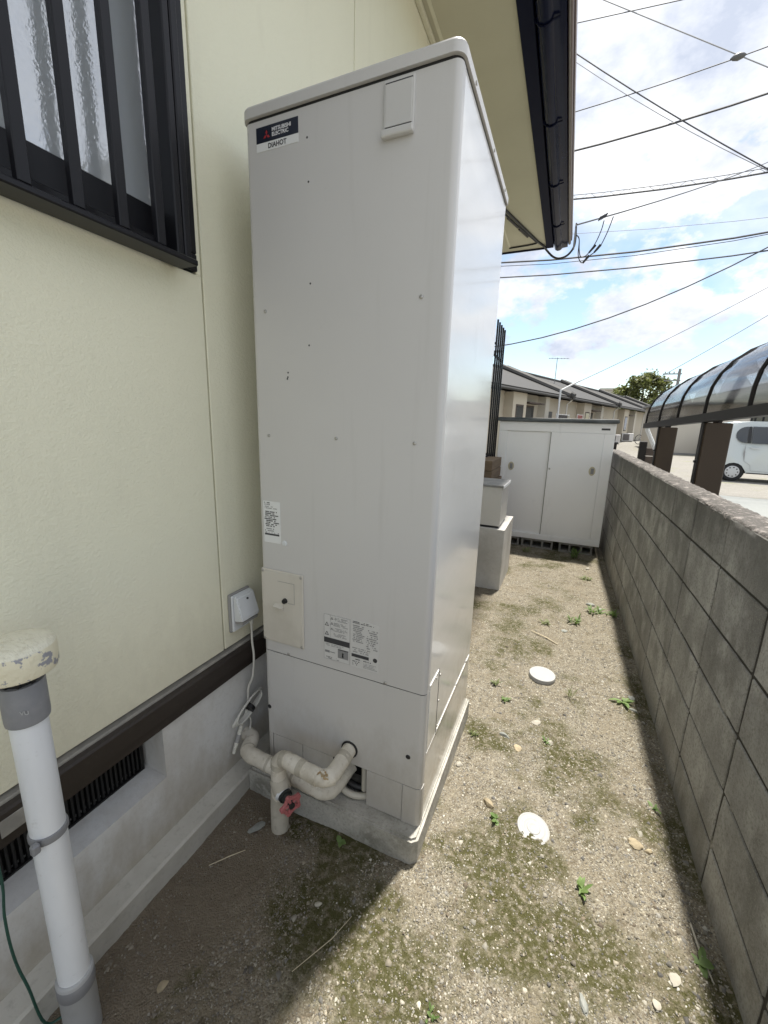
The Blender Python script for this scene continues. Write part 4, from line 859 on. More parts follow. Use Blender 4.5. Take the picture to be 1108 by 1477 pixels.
WD = [(-.09, 1.293, 9, .035, .017, 35, 'round leafed green weed between the heater slab and the ridged drain cover', 'weed'),
      (.199, 1.172, 12, .048, .012, 50, 'narrow leafed bright green weed in the middle of the path', 'weed'),
      (.488, 1.115, 4, .042, .026, 25, 'small four leafed sprout in the wall shadow beside a pale stick', 'weed'),
      (-.245, 1.70, 26, .032, .006, 50, 'pale green tuft growing against the edge of the heater slab', 'grass'),
      (.206, 3.217, 26, .085, .013, 50, 'bushy green weed tuft half way along the path', 'weed'),
      (-.214, 2.148, 12, .05, .010, 45, 'thin weed tuft between heater and the smooth drain cover', 'grass'),
      (.43, 2.29, 11, .062, .020, 25, 'spreading flat leafed weed at the foot of the block wall', 'weed'),
      (.365, 3.49, 18, .085, .016, 40, 'leafy weed among dark stones near the block wall', 'weed'),
      (.485, 3.50, 22, .08, .012, 50, 'dense weed tuft pressed against the block wall', 'weed'),
      (.235, 5.08, 30, .17, .016, 62, 'tall weed standing before the shed sill', 'weed'),
      (.327, 4.34, 30, .07, .012, 40, 'low weed mat in the far stretch of path near the wall', 'grass'),
      (.173, 2.223, 16, .085, .004, 75, 'upright thin grass tuft next to the smooth drain cover', 'grass'),
      (-.545, .985, 5, .026, .018, 30, 'two tiny round leafed sprouts before the heater slab', 'weed'),
      (-.147, .713, 7, .03, .008, 45, 'little weed on the mossy gravel in front of the heater', 'weed'),
      (-.145, 2.03, 10, .035, .012, 35, 'small leafy weed near a rounded greenish grey stone', 'weed'),
      (-.30, 5.02, 22, .10, .012, 50, 'weed in front of the shed door next to the plinth', 'grass'),
      (.07, 1.80, 8, .03, .010, 35, 'tiny weed beside the pale angular stone', 'weed'),
      (.02, 3.1, 16, .06, .012, 35, 'small dull weed in the middle of the far path', 'grass'),
      (.47, 1.62, 8, .03, .012, 40, 'tiny weed in the wall shadow opposite the heater', 'weed')]
for i, a in enumerate(WD): weed(*a, seed=90+i, spread=.035 if a[1] > 3 else .010)
def stick(pts, r, label, mt='twig'):
    bm = BM(); tube(bm, [(x, y, gz(x, y)+h_pass(x, y)+r+.002+dz) for x, y, dz in pts], [r*.8, r, r*.6][:len(pts)] if len(pts) <= 3 else r, 6)
    solo('twig', bm, mt, label, 'twig', 'dry twigs on the ground', smooth=True)
stick([(-.955+.05, .75, .0), (-.86, .80, .003), (-.83, .835, .0)], .0018, 'pale dry straw lying on the soil near the foundation')
stick([(-.50, .64, .0), (-.44, .74, .003), (-.415, .81, .0)], .0012, 'thin dry twig lying on the shaded moss')
stick([(.492, 1.22, .0), (.498, 1.14, .004), (.512, 1.08, .0)], .0035, 'pale flat stick by the sprout in the wall shadow', 'stone_pale')
stick([(.43, .93, .0), (.46, .90, .004), (.50, .905, .0)], .0015, 'bent straw at the wall foot')
stick([(-.08, 2.93, .0), (.02, 2.86, .004), (.10, 2.80, .0)], .004, 'pale dry stalk across the far path')

# ---------------------------------------------------------------- carport behind the wall
cp = thing('carport', 'low arched carport with smoked plastic roof and dark brown posts behind the wall', 'carport', (1.2, 4.0, -.09))
hy = [1.88, 2.62, 3.36, 4.085, 4.825, 5.57]
def bz(y): return 1.525-.0205*(y-2.6)
arc = [(0, 0), (.004, .10), (.016, .175), (.046, .252), (.098, .327), (.178, .393), (.28, .44), (.42, .485), (.62, .53), (.9, .575), (1.25, .61), (1.6, .63), (1.9, .635)]
def arcpts(y): return [(.80+a, y, bz(y)+b) for a, b in arc]
for i, y in enumerate(hy):
    bm = BM(); tube(bm, arcpts(y), .0105, 6); part('hoop', bm, 'carport_frame', cp, smooth=True)
for a, b in zip(hy[:-1], hy[1:]):
    bm = BM(); n_ = 5; vs = []
    for j in range(n_):
        t = a+.012+(b-a-.024)*j/(n_-1); vs.append([bm.verts.new((x, y, z)) for x, y, z in arcpts(t)])
    for j in range(n_-1):
        for q in range(len(arc)-1): bm.faces.new((vs[j][q], vs[j][q+1], vs[j+1][q+1], vs[j+1][q]))
    bmesh.ops.solidify(bm, geom=bm.faces[:], thickness=.003); part('roof_panel', bm, 'polycarbonate', cp, smooth=50)
bm = BM()
for x0, x1, dz0, dz1 in ((.782, .835, -.045, .008),):
    vs = [bm.verts.new((x, y, bz(y)+dz)) for y in (1.86, 5.60) for x, dz in ((x0, dz0), (x1, dz0), (x1, dz1), (x0, dz1))]
    for i in range(4): bm.faces.new((vs[i], vs[(i+1) % 4], vs[4+(i+1) % 4], vs[4+i]))
    bm.faces.new(vs[:4][::-1]); bm.faces.new(vs[4:])
part('beam', bm, 'carport_frame', cp)
bm = BM(); tube(bm, [(.80+1.9, 1.86, bz(1.86)+.635), (.80+1.9, 5.6, bz(5.6)+.635)], .03, 6); part('beam', bm, 'carport_frame', cp)
bm = BM(); tube(bm, [(.80+.62, 1.86, bz(1.86)+.50), (.80+.62, 5.6, bz(5.6)+.50)], .014, 6); part('purlin', bm, 'carport_frame', cp)
for y in (3.38, 4.84):
    part('post', box(BM(), .815, .962, y-.035, y+.035, -.12, bz(y)-.046, .006), 'carport_brown', cp)
    part('post_edge', box(BM(), .806, .8148, y-.030, y+.030, -.12, bz(y)-.046, .002), 'carport_frame', cp)
    bm = BM(); tube(bm, [(.88, y, bz(y)-.06), (.98, y, bz(y)+.28), (1.3, y, bz(y)+.44), (2.7, y, bz(y)+.62)], .024, 6); part('bracket_arm', bm, 'carport_frame', cp)
    part('knob', box(BM(), .795, .806, y-.008, y+.008, 1.20, 1.215), 'trim_black', cp)
bm = BM(); tube(bm, [(.835, 5.63, 1.44), (.835, 5.63, 1.40), (.955, 5.66, 1.17)], .022, 8); part('downpipe', bm, 'shed_white', cp, smooth=30)
bm = BM(); tube(bm, [(.955, 5.66, 1.17), (.955, 5.66, -.08)], .008, 6); part('downpipe', bm, 'pole_grey', cp)
gp_ = thing('gate_post', 'dark brown gate post with a slatted infill behind the carport end', 'gate post', (1.1, 7.0, -.09))
part('post', box(BM(), .97, 1.06, 6.95, 7.04, -.10, 1.235, .005), 'carport_frame', gp_)
for i in range(10): part('slat', box(BM(), 1.065, 1.32, 6.99, 7.01, .0+.115*i, .108+.115*i, .003), 'wood_dark', gp_)
gq = thing('gate_post', 'short dark gate post just beyond the shed at the wall end', 'gate post', (.62, 7.0, -.09))
part('post', box(BM(), .54, .68, 6.95, 7.09, -.10, 1.19, .006), 'carport_frame', gq); part('cap', box(BM(), .53, .69, 6.94, 7.10, 1.1905, 1.215, .004), 'trim_black', gq)

# ---------------------------------------------------------------- van and car in the lot
def vehicle(name, label, loc, rotz, prof, belt, width, wheels, wr, paint, glass_quads, tumble=.16):
    t = thing(name, label, 'van' if 'van' in name else 'car', loc, rotz)
    pts = []
    for s, z in prof:
        pts.append((s, z))
    def yoff(z, sgn):
        k = max(0, (z-belt)/.75); return sgn*(width/2-tumble*k**1.3 - .03*max(0, (.45-z)/.3)**2)
    bm = BM()
    Rr = [bm.verts.new((s, yoff(z, -1), z)) for s, z in pts]; Ll = [bm.verts.new((s, yoff(z, 1), z)) for s, z in pts]; n_ = len(pts)
    for i in range(n_): bm.faces.new((Rr[i], Rr[(i+1) % n_], Ll[(i+1) % n_], Ll[i]))
    a = bm.faces.new(Rr[::-1]); b = bm.faces.new(Ll)
    ed = [e for e in bm.edges if (e in a.edges[:] or e in b.edges[:]) and min(v.co.z for v in e.verts) > .3]
    bmesh.ops.bevel(bm, geom=ed, offset=.045, segments=3, affect='EDGES', profile=.6)
    bmesh.ops.triangulate(bm, faces=[f for f in bm.faces if len(f.verts) > 4])
    body = part('body', bm, paint, t, smooth=28, local=True)
    for nm, poly in glass_quads:
        for sgn in (-1, 1):
            bm = BM(); f = [bm.verts.new((s, yoff(z, sgn)+sgn*.004, z)) for s, z in poly]; bm.faces.new(f); bmesh.ops.triangulate(bm, faces=bm.faces[:])
            part(nm, bm, 'glass_dark' if nm == 'side_window' else ('print_grey' if nm == 'door_line' else ('trim_black' if nm in ('pillar', 'wheel_well', 'sill_trim') else paint)), t, local=True)
    for s in wheels:
        for sgn in (-1, 1):
            y0 = sgn*(width/2-.19); y1 = sgn*(width/2-.012)
            bm = BM(); tube(bm, [(s, y0, wr), (s, y1-sgn*.02, wr), (s, y1, wr)], [wr, wr, wr-.02], 28); wh = part('wheel', bm, 'tyre', t, smooth=40, local=True)
            bm = BM(); tube(bm, [(s, y1, wr), (s, y1+sgn*.012, wr), (s, y1+sgn*.018, wr)], [wr*.68, wr*.66, wr*.25], 24); part('hubcap', bm, 'hubcap', wh, smooth=40, local=True)
            for k in range(9):
                an = 2*math.pi*k/9; c_ = Vector((s+wr*.50*math.cos(an), y1+sgn*.015, wr+wr*.50*math.sin(an))); bm = BM(); tube(bm, [c_, c_+Vector((0, sgn*.008, 0))], wr*.075, 6); part('hub_slot', bm, 'trim_black', wh, local=True)
    return t
def archpts(sc, r, z0, n=9, rev=False):
    p = [(sc+r*math.cos(a), z0+max(0, r*math.sin(a))) for a in np.linspace(math.pi, 0, n)]
    return p
def ell(cx, cz, a, b, t0, t1, n=8): return [(cx+a*math.cos(t), cz+b*math.sin(t)) for t in np.linspace(t0, t1, n)]
# van: s=0 rear, s=3.4 front
vprof = [(0.04, .30), (.02, .42)]
vprof = [(.03, .24)] + [(.47-.335, .24)] + archpts(.47, .335, .27)[1:-1] + [(.47+.335, .24), (2.93-.335, .24)] + archpts(2.93, .335, .27)[1:-1] + [(2.93+.335, .24), (3.37, .24), (3.40, .45), (3.38, .80), (3.22, .98), (2.75, 1.12), (2.42, 1.55), (2.2, 1.74), (1.7, 1.815), (.8, 1.825), (.3, 1.80), (.14, 1.72), (.06, 1.30), (.0, .85), (.0, .35)]
rw = [(.68, 1.17), (.68, 1.66)] + [(.68-.02-.26*math.sin(t)*1.0, 1.415+.245*math.cos(t)) for t in np.linspace(.08, math.pi-.08, 12)]
van = vehicle('parked_van', 'white tall kei van parked in the lot beyond the carport', (4.42, 16.9, gz(5, 16.5)), R(-4), vprof, 1.1, 1.48, (.47, 2.93), .275, 'van_paint',
    [('side_window', rw), ('pillar', [(.69, 1.165), (.78, 1.165), (.76, 1.665), (.69, 1.665)]), ('side_window', [(.80, 1.16), (1.62, 1.155), (1.60, 1.66), (.78, 1.665)]), ('pillar', [(1.63, 1.155), (1.72, 1.155), (1.69, 1.655), (1.61, 1.66)]),
     ('side_window', [(1.73, 1.155), (2.55, 1.13), (2.36, 1.50), (2.18, 1.62), (1.71, 1.655)]),
     ('door_line', [(.665, 1.12), (.655, .85), (.70, .62), (.86, .50), (.90, .33), (.906, .33), (.866, .505), (.706, .625), (.661, .85), (.671, 1.12)]), ('door_line', [(.90, .328), (1.68, .315), (1.68, .321), (.90, .334)]), ('door_line', [(1.675, .32), (1.681, .32), (1.681, 1.15), (1.675, 1.15)]),
     ('sill_trim', [(.82, .24), (2.58, .24), (2.58, .275), (.82, .275)])])
for sgn in (-1,):
    bm = BM(); box(bm, .82, 1.0, -.755, -.735, 1.005, 1.03, .004); part('door_handle', bm, 'van_paint', van, local=True)
    bm = BM(); box(bm, .81, 1.01, -.742, -.7385, .995, 1.04); part('handle_recess', bm, 'hubcap', van, local=True)
    for s in (.47, 2.93): bm = BM(); tube(bm, [(s, -.60, .29), (s, -.62, .29)], .33, 24); part('wheel_well', bm, 'trim_black', van, local=True)
    bm = BM(); box(bm, -.012, .07, -.70, -.60, 1.0, 1.35, .01); part('tail_lamp', bm, 'red_lamp', van, local=True)
cprof = [(.05, .25), (.45, .25)] + archpts(.78, .34, .28)[1:-1] + [(1.14, .25), (3.1, .25)] + archpts(3.45, .34, .28)[1:-1] + [(3.8, .25), (4.2, .25), (4.25, .5), (4.15, .72), (3.2, .92), (2.5, 1.36), (1.6, 1.42), (.75, 1.32), (.25, 1.0), (.05, .92), (0, .6)]
car2 = vehicle('parked_car', 'white parked car half hidden by the carport post, far behind the van', (6.75, 24.6, gz(6, 25)), R(62), [(4.25-s, z) for s, z in cprof][::-1], .92, 1.7, (4.25-.78, 4.25-3.45), .3, 'car_white', [('side_window', [(1.2, .95), (3.4, .98), (3.0, 1.30), (1.9, 1.33)])], .2)

# ---------------------------------------------------------------- neighbouring row house (long, receding)
ed = Vector((.325, .946)); ang = math.atan2(-ed.x, ed.y)
E0 = Vector((-2.75, 17.7))             # a point on the eave line
row = thing('row_house', 'long beige single storey row house with grey tiled roof beyond the shed', 'house', (E0.x, E0.y, .1), ang)
# local frame: +y along the row, +x towards the lot (front), eave edge at x=0
RL0, RL1 = -7.5, 42.0; EZ = 2.80; RG = -.25; DEP = 4.2; RISE = 1.70
bm = BM(); box(bm, -7.6, -.75, RL0+.5, RL1-.3, RG, EZ+.02); part('wall', bm, 'stucco_beige', row, local=True)
units = [-4.2, 5.6, 15.3, 25.0, 34.7]
for u_ in units:
    part('bay', box(BM(), -.76, -.30, u_-3.6, u_-2.2, RG, EZ-.02), 'stucco_beige', row, local=True)
    part('bay', box(BM(), -.76, -.35, u_+.2, u_+.7, RG, EZ-.02), 'stucco_light', row, local=True)
    wn = part('window', box(BM(), -.765, -.73, u_-1.9, u_-.3, .9, 2.30, .01), 'wood_dark', row, local=True); part('pane', box(BM(), -.731, -.726, u_-1.82, u_-.38, .98, 2.22), 'glass_dark', wn, local=True)
    wn = part('window', box(BM(), -.31, -.285, u_-3.3, u_-2.5, 1.1, 2.25, .01), 'wood_dark', row, local=True); part('pane', box(BM(), -.286, -.281, u_-3.23, u_-2.57, 1.17, 2.18), 'glass_dark', wn, local=True)
    dr = part('door', box(BM(), -.765, -.73, u_+1.2, u_+2.2, RG+.3, 2.1, .01), 'door_dark', row, local=True); part('handle', box(BM(), -.731, -.70, u_+2.0, u_+2.05, .8, 1.0), 'screw', dr, local=True)
    part('wall_lamp', box(BM(), -.76, -.70, u_+.9, u_+1.02, 2.2, 2.45), 'door_dark', row, local=True)
    part('window_shade', box(BM(), -.75, -.25, u_-2.0, u_-.2, 2.36, 2.42), 'wood_dark', row, local=True)
def slope(x): return EZ+.06+RISE*(-x)/DEP
bm = BM()
quad(bm, (0, RL0, EZ+.05), (0, RL1, EZ+.05), (-DEP, RL1, slope(-DEP)-.01), (-DEP, RL0, slope(-DEP)-.01)); quad(bm, (-DEP, RL0, slope(-DEP)-.01), (-DEP, RL1, slope(-DEP)-.01), (-2*DEP, RL1, EZ+.05), (-2*DEP, RL0, EZ+.05))
bmesh.ops.remove_doubles(bm, verts=bm.verts, dist=.001); bmesh.ops.solidify(bm, geom=bm.faces[:], thickness=-.10)
roof = part('roof', bm, 'tile_dark', row, local=True)
rt = BM(); re_ = BM()
for i in range(17):                         # stepped courses of wavy tiles
    x1 = -DEP*i/17; x0 = -DEP*(i+1)/17; ny_ = 110
    for k in range(ny_):
        y0 = RL0+(RL1-RL0)*k/ny_; y1 = RL0+(RL1-RL0)*(k+1)/ny_; ym = y0+(y1-y0)*.5
        a0, a1 = slope(x1)+.075, slope(x0)+.016
        quad(rt, (x1, y0, a0), (x1, ym, a0-.01), (x0, ym, a1-.01), (x0, y0, a1)); quad(re_, (x1, ym, a0-.05), (x1, y1, a0-.05), (x0, y1, a1-.05), (x0, ym, a1-.05)); quad(rt, (x1, ym, a0-.01), (x1, ym, a0-.05), (x0, ym, a1-.05), (x0, ym, a1-.01))
        quad(re_, (x1+.002, y0, a0), (x1+.002, ym, a0-.028), (x1+.003, ym, a0-.075), (x1+.003, y0, a0-.065)); quad(re_, (x1+.002, ym, a0-.028), (x1+.002, y1, a0), (x1+.003, y1, a0-.065), (x1+.003, ym, a0-.075))
rto = part('roof_tiles', rt, 'tile_grey', roof, local=True); rto['kind'] = 'stuff'
reo = part('tile_edges', re_, 'tile_dark', roof, local=True); reo['kind'] = 'stuff'  # sunken and step faces coloured dark, putting shade into the tile relief
bm = BM(); box(bm, -DEP-.16, -DEP+.16, RL0-.05, RL1+.05, slope(-DEP)-.05, slope(-DEP)+.20, .05); part('ridge', bm, 'tile_dark', roof, local=True)
for u_ in units:
    for off in (-.35, .35):
        bm = BM(); tube(bm, [(.10, u_+2.6+off, slope(.10)+.13), (-DEP+.1, u_+2.6+off, slope(-DEP)+.16)], .17, 8); part('descending_ridge', bm, 'tile_dark', roof, smooth=True, local=True)
    for off in (-.14, .14):
        bm = BM(); tube(bm, [(.05, u_+2.6+off, slope(.05)+.10), (-DEP+.2, u_+2.6+off, slope(-DEP+.2)+.13)], .055, 6); part('ridge_plaster', bm, 'stucco_light', roof, local=True)
    bm = BM(); tube(bm, [(.22, u_+2.6, slope(.1)+.10), (.02, u_+2.6, slope(.1)+.16)], [.16, .24], 8); part('ridge_end', bm, 'tile_dark', roof, smooth=True, local=True)
    bm = BM(); tube(bm, [(.02, u_+2.95, EZ+.0), (-.25, u_+2.95, EZ-.25), (-.28, u_+2.95, RG)], .045, 8); part('downpipe', bm, 'box_beige', row, local=True)
bm = BM(); tube(bm, [(.06, RL0, EZ+.02), (.06, RL1, EZ+.02)], .06, 8); part('gutter', bm, 'tile_dark', row, local=True)
def rowp(x, y, z): 
    c, s = math.cos(ang), math.sin(ang); return Vector((E0.x+c*x-s*y, E0.y+s*x+c*y, .1+z))
def gposts(label, lx, ly, top, arm):
    b = rowp(lx, ly, 0); t = thing('laundry_pole', label, 'pole', (b.x, b.y, gz(b.x, b.y)-.02)); g0 = ORG[t]
    bm = BM(); tube(bm, [g0, (g0.x, g0.y, top)], .04, 8); part('post', bm, 'rail_alu', t, smooth=True)
    bm = BM(); tube(bm, [(g0.x, g0.y, top-.05), (g0.x+arm[0], g0.y+arm[1], top+arm[2])], .035, 8); part('arm', bm, 'rail_alu', t, smooth=True)
gposts('pale metal laundry pole rising before the row house behind the shed', 1.1, 3.7, 3.05, (.75, .5, .42))
gposts('pale leaning laundry pole beside the row house near the bicycles', 1.6, 20.5, 2.9, (1.2, .8, .3))
def acunit(label, lx, ly, z):
    b = rowp(lx, ly, 0); zz = gz(b.x, b.y)-.02; t = thing('air_conditioner', label, 'air conditioner', (b.x, b.y, zz))
    part('stand', box(BM(), b.x-.35, b.x+.35, b.y-.12, b.y+.12, zz, zz+z), 'stucco_base', t)
    part('casing', box(BM(), b.x-.4, b.x+.4, b.y-.15, b.y+.15, zz+z+.001, zz+z+.6, .02), 'shed_frame', t); part('fan_grille', box(BM(), b.x-.32, b.x+.12, b.y-.165, b.y-.151, zz+z+.06, zz+z+.54, .005), 'cloth_grey', t)
acunit('white air conditioner unit by the row house door beyond the shed', .2, 17.3, .05); acunit('air conditioner unit at the row house wall near the leaning pole', .1, 21.6, .05)
def laundry(lx, ly, wd, mt, label):
    b = rowp(lx, ly, 0); z = gz(b.x, b.y); t = thing('laundry_rack', label, 'laundry', (b.x, b.y, z-.02)); d = Vector((ed.x, ed.y, 0))
    for s in (-1, 1):
        bm = BM(); q = Vector((b.x, b.y, 0))+d*s*wd*.55; tube(bm, [(q.x, q.y, z-.02), (q.x, q.y, z+2.0)], .02, 6); part('post', bm, 'rail_alu', t)
    bm = BM(); tube(bm, [Vector((b.x, b.y, z+1.95))-d*wd*.58, Vector((b.x, b.y, z+1.95))+d*wd*.58], .016, 6); part('rod', bm, 'rail_alu', t)
    bm = BM(); n_ = 14; vs = []
    for i in range(n_+1):
        q = Vector((b.x, b.y, 0))+d*wd*(i/n_-.5)+Vector((ed.y, -ed.x, 0))*.04*math.sin(i*1.7); vs.append((bm.verts.new((q.x, q.y, z+1.95)), bm.verts.new((q.x, q.y, z+1.15+.08*math.sin(i)))))
    for i in range(n_): bm.faces.new((vs[i][0], vs[i+1][0], vs[i+1][1], vs[i][1]))
    bmesh.ops.solidify(bm, geom=bm.faces[:], thickness=.01); part('cloth', bm, mt, t, smooth=True)
laundry(.5, 6.0, 1.6, 'cloth_grey', 'dark cloth hung out before the row house behind the shed roof'); laundry(.5, 8.6, .8, 'cloth_pink', 'faded pink cloth hung beside the dark laundry')
def bicycle(lx, ly, label, rz):
    b = rowp(lx, ly, 0); z = gz(b.x, b.y); t = thing('bicycle', label, 'bicycle', (b.x, b.y, z), rz)
    for s in (-.52, .52):
        bm = BM(); pts = [(s+.32*math.cos(a), 0, .33+.32*math.sin(a)) for a in np.linspace(0, 2*math.pi, 21)]; tube(bm, pts, .022, 6, cap=False); wh = part('wheel', bm, 'tyre', t, local=True)
        for a in np.linspace(0, math.pi, 5)[:-1]: bm = BM(); tube(bm, [(s-.3*math.cos(a), 0, .33-.3*math.sin(a)), (s+.3*math.cos(a), 0, .33+.3*math.sin(a))], .004, 4); part('spoke', bm, 'screw', wh, local=True)
    bm = BM()
    for a, c_ in (((-.52, 0, .33), (-.05, 0, .30)), ((-.05, 0, .30), (-.18, 0, .80)), ((-.05, 0, .30), (.38, 0, .75)), ((.38, 0, .92), (.52, 0, .33)), ((-.52, 0, .33), (-.15, 0, .70))): tube(bm, [a, c_], .018, 6)
    part('frame', bm, 'cloth_grey', t, local=True)
    bm = BM(); tube(bm, [(.30, -.25, .98), (.38, 0, .95), (.30, .25, .98)], .014, 6); part('handlebar', bm, 'screw', t, local=True)
    part('saddle', box(BM(), -.30, -.06, -.07, .07, .80, .86, .02), 'trim_black', t, local=True); part('basket', box(BM(), .45, .72, -.16, .16, .68, .90, .01), 'cloth_grey', t, local=True)
bicycle(1.9, 18.6, 'dark bicycle with a basket parked before the row house', R(35)); bicycle(2.3, 19.3, 'second dark bicycle parked beside the first at the row house', R(25))
an = thing('tv_antenna', 'thin television antenna on the row house roof', 'antenna', (*rowp(-3.0, 13.5, slope(-3.0)+.02).xy, rowp(0, 0, slope(-3.0)+.02).z)); a0 = ORG[an]
bm = BM(); tube(bm, [a0-Vector((0, 0, .1)), a0+Vector((0, 0, 1.75))], .022, 6); part('mast', bm, 'pole_grey', an)
bm = BM(); tube(bm, [a0+Vector((-.55, 0, 1.72)), a0+Vector((.75, .0, 1.66))], .016, 6); part('boom', bm, 'pole_grey', an)
for i in range(7): q = a0+Vector((-.5+.19*i, 0, 1.72-.009*i)); bm = BM(); tube(bm, [q+Vector((0, -.25, 0)), q+Vector((0, .25, 0))], .007, 4); part('element', bm, 'pole_grey', an)

# beige building behind the van
bb = thing('low_building', 'low beige building with grey base behind the parked white vehicles', 'building', (9.5, 29, .15))
part('wall', box(BM(), 4.6, 16, 27, 33, .2, 2.75), 'stucco_light', bb); part('base', box(BM(), 4.58, 16.02, 26.97, 33.03, -.1, .199), 'stucco_base', bb); part('roof', box(BM(), 4.4, 16.2, 26.8, 33.2, 2.751, 2.86), 'stucco_base', bb)
for x in (8.4, 11.4):
    wn = part('window', box(BM(), x, x+2.0, 26.96, 26.999, 1.3, 2.3, .01), 'window_alu', bb); part('pane', box(BM(), x+.08, x+1.92, 26.95, 26.959, 1.38, 2.22), 'glass_dark', wn)
    for q in range(6): part('bar', box(BM(), x+.15+.32*q, x+.20+.32*q, 26.90, 26.93, 1.25, 2.35), 'window_alu', wn)
fb = thing('far_block', 'pale far building peeping over the row house roof', 'building', (5.5, 70, .4))
part('wall', box(BM(), 3.6, 6.2, 68, 74, .3, 6.6), 'stucco_light', fb); part('parapet', box(BM(), 3.5, 6.3, 67.9, 74.1, 6.601, 6.9), 'stucco_light', fb)
part('window', box(BM(), 4.2, 5.6, 67.95, 67.99, 5.0, 6.0), 'glass_dark', fb)

# tree
def tree(loc, h, rx, label, seed):
    rr = random.Random(seed); t = thing('broadleaf_tree', label, 'tree', loc); L0 = Vector(loc)
    bm = BM(); tube(bm, [L0-Vector((0, 0, .2)), L0+Vector((.05, 0, h*.25)), L0+Vector((-.05, .1, h*.5)), L0+Vector((.1, 0, h*.75))], [.24, .18, .13, .05], 8); tr = part('trunk', bm, 'bark', t, smooth=True)
    clumps = []
    for i in range(70):
        a = rr.uniform(0, 6.28); zz = rr.uniform(.2, 1); rad = rx*math.sqrt(max(.05, 1-((zz-.55)/.5)**2))*rr.uniform(.35, 1)
        clumps.append(L0+Vector((rad*math.cos(a), rad*math.sin(a), h*zz)))
    for c in clumps[:9]: bm = BM(); tube(bm, [L0+Vector((0, 0, h*.35)), (L0+Vector((0, 0, h*.45))+c)/2, c], [.08, .05, .02], 5); part('limb', bm, 'bark', tr)
    for mt_, f in (('leaf_tree', .6), ('leaf_tree_dark', .4)):
        bm = BM()
        for c in clumps:
            for k in range(int(170*f)):
                d = Vector((rr.gauss(0, 1), rr.gauss(0, 1), rr.gauss(0, .8)))*.33+c; s = rr.uniform(.11, .22)
                n_ = Vector((rr.gauss(0, 1), rr.gauss(0, 1), rr.gauss(0, 1)+.6)).normalized(); u = n_.orthogonal().normalized(); v_ = n_.cross(u)
                bm.faces.new([bm.verts.new(d+u*s*a+v_*s*b) for a, b in ((-1, 0), (0, -.55), (1, 0), (0, .55))])
        part('crown', bm, mt_, t)
tree((8.05, 62, .4), 7.4, 3.1, 'rounded yellow green tree beyond the row house end', 3)

# utility pole far behind and the cables
up = thing('utility_pole', 'slim grey utility pole with crossarms beyond the tree', 'utility pole', (8.9, 48, .4))
bm = BM(); tube(bm, [(8.9, 48, .3), (8.95, 48, 7.0)], [.16, .11], 10); part('pole', bm, 'pole_grey', up, smooth=True)
for z, l_ in ((6.5, .8), (5.9, .7)): part('crossarm', box(BM(), 8.9-l_*1.6, 8.9+l_*.3, 47.9, 48.0, z, z+.09), 'pole_grey', up)
for i in range(4): bm = BM(); tube(bm, [(7.8+.35*i, 47.95, 6.59), (7.8+.35*i, 47.95, 6.75)], .04, 6); part('insulator', bm, 'insulator', up)
def cable(label, a, b, r, sag, ext=(0, 0), mt='cable', n=24):
    """a, b: two points on the cable; extended by ext metres past each end"""
    a, b = Vector(a), Vector(b); d = (b-a).normalized(); ln = (b-a).length; pts = []
    for i in range(n+1):
        s = -ext[0]+(ln+ext[0]+ext[1])*i/n; t = s/ln; p = a+d*s; p.z -= sag*4*t*(1-t); pts.append(p)
    bm = BM(); tube(bm, pts, r, 6)
    o = solo('overhead_cable', bm, mt, label, 'cable', 'overhead cables', smooth=True); return pts
Y = 14
cable('thin dark overhead wire crossing at the very top of the sky', (-.97, Y, 11.70), (1.29, Y, 11.50), .011, 0, (8, 22))
cable('pale thin wire sloping down across the upper sky', (-.38, Y, 12.0), (3.29, Y, 9.66), .012, 0, (9, 8), 'cable_pale')
pts = cable('thin wire carrying an egg shaped insulator', (-.77, Y, 9.70), (3.21, Y, 10.07), .012, .03, (9, 20))
bm = BM(); lathe(bm, [(.005, -.16), (.05, -.10), (.075, 0), (.05, .10), (.005, .16)], 12); bmesh.ops.rotate(bm, matrix=Matrix.Rotation(R(88), 3, 'Y'), verts=bm.verts); bmesh.ops.translate(bm, vec=(2.68, Y, 10.02), verts=bm.verts)
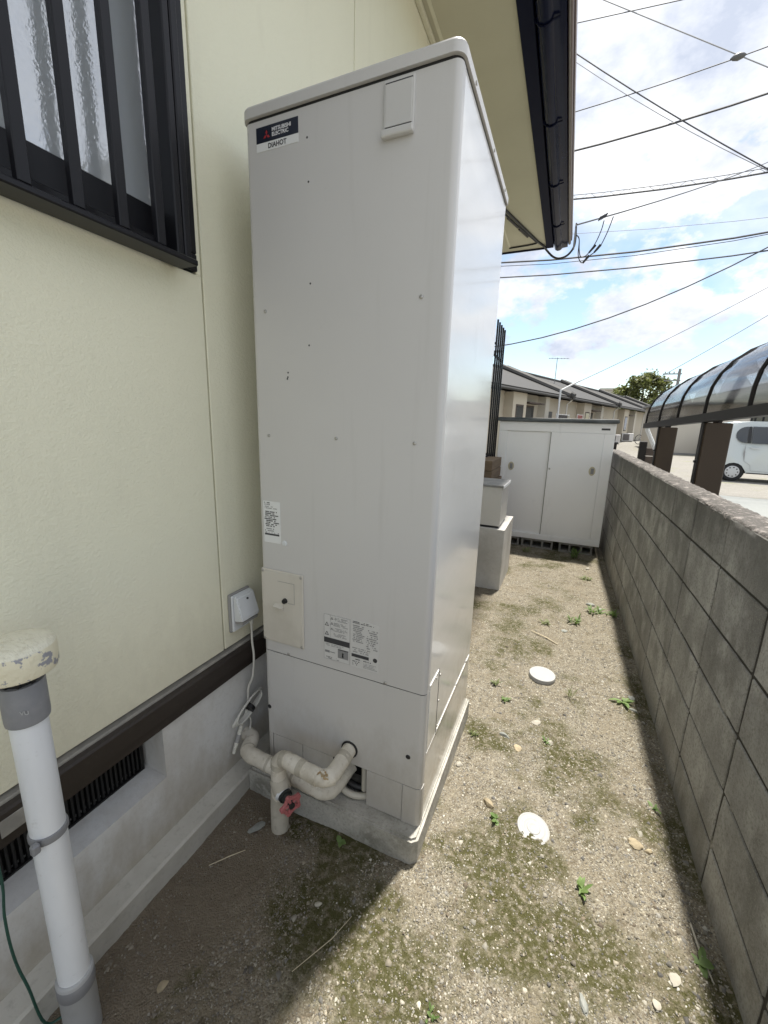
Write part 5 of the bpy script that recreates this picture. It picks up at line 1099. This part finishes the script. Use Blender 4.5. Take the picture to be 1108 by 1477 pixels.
solo('line_insulator', bm, 'insulator', 'grey egg shaped insulator threaded on an overhead wire', 'insulator', smooth=True)
cable('upper of two close wires sloping steeply downward to the right', (-.92, Y, 11.03), (3.67, Y, 7.55), .014, .06, (10, 6), 'cable')
cable('lower of two close wires sloping steeply downward to the right', (-.93, Y, 10.86), (3.70, Y, 7.50), .008, .10, (10, 6), 'cable_pale')
cable('thick black overhead cable rising to the right above the others', (-.71, Y, 8.78), (3.39, Y, 9.13), .024, .04, (9, 20))
cable('thick cable with a spiral hanger wire over it', (-.59, Y, 7.60), (3.68, Y, 7.48), .020, .05, (9, 20))
cable('slim messenger wire just over the spiral hung cable', (-.59, Y, 7.70), (3.68, Y, 7.58), .008, .05, (9, 20))
bm = BM(); hp_ = []
for i in range(330):
    s = -4+12*i/330; t = (s+.59)/4.27; z = 7.655-.12*t-.2*t*(1-t); hp_.append((s, Y+.05*math.cos(i*.5), z+.05*math.sin(i*.5)))
tube(bm, hp_, .005, 4); solo('spiral_hanger', bm, 'cable_pale', 'pale wire spiral wound between messenger wire and cable', 'wire')
sv = rowp  # service drop from the house corner out to the right
cable('service wire running from the eave corner up to the right', (-.19, 6.42, 3.95), (4.05, 15.5, 8.38), .010, .06, (0, 25))
cable('thick telephone bundle low above the row house', (-2.40, Y, 6.20), (3.92, Y, 6.17), .022, .10, (20, 25))
cable('thin strand just under the telephone bundle', (-2.40, Y, 6.10), (3.92, Y, 6.12), .008, .12, (20, 25))
cable('faint thin wire above the telephone bundle', (-.1, Y, 6.70), (3.86, Y, 6.50), .006, .03, (15, 25), 'cable_pale')
cable('single black cable under the telephone bundle', (-2.41, Y, 5.79), (3.99, Y, 5.76), .017, .08, (20, 25))
cable('low sagging cable climbing to the right over the clouds', (-2.24, Y, 3.83), (3.98, Y, 5.84), .017, .33, (1.5, 14))
cable('thin wire climbing to the right from the row house roof', (.04, Y, 2.68), (4.14, Y, 4.93), .007, .05, (0, 14), 'cable')
cable('thin wire climbing to the right from behind the tree', (2.0, Y, 2.72), (4.26, Y, 4.28), .007, .02, (0, 14), 'cable')
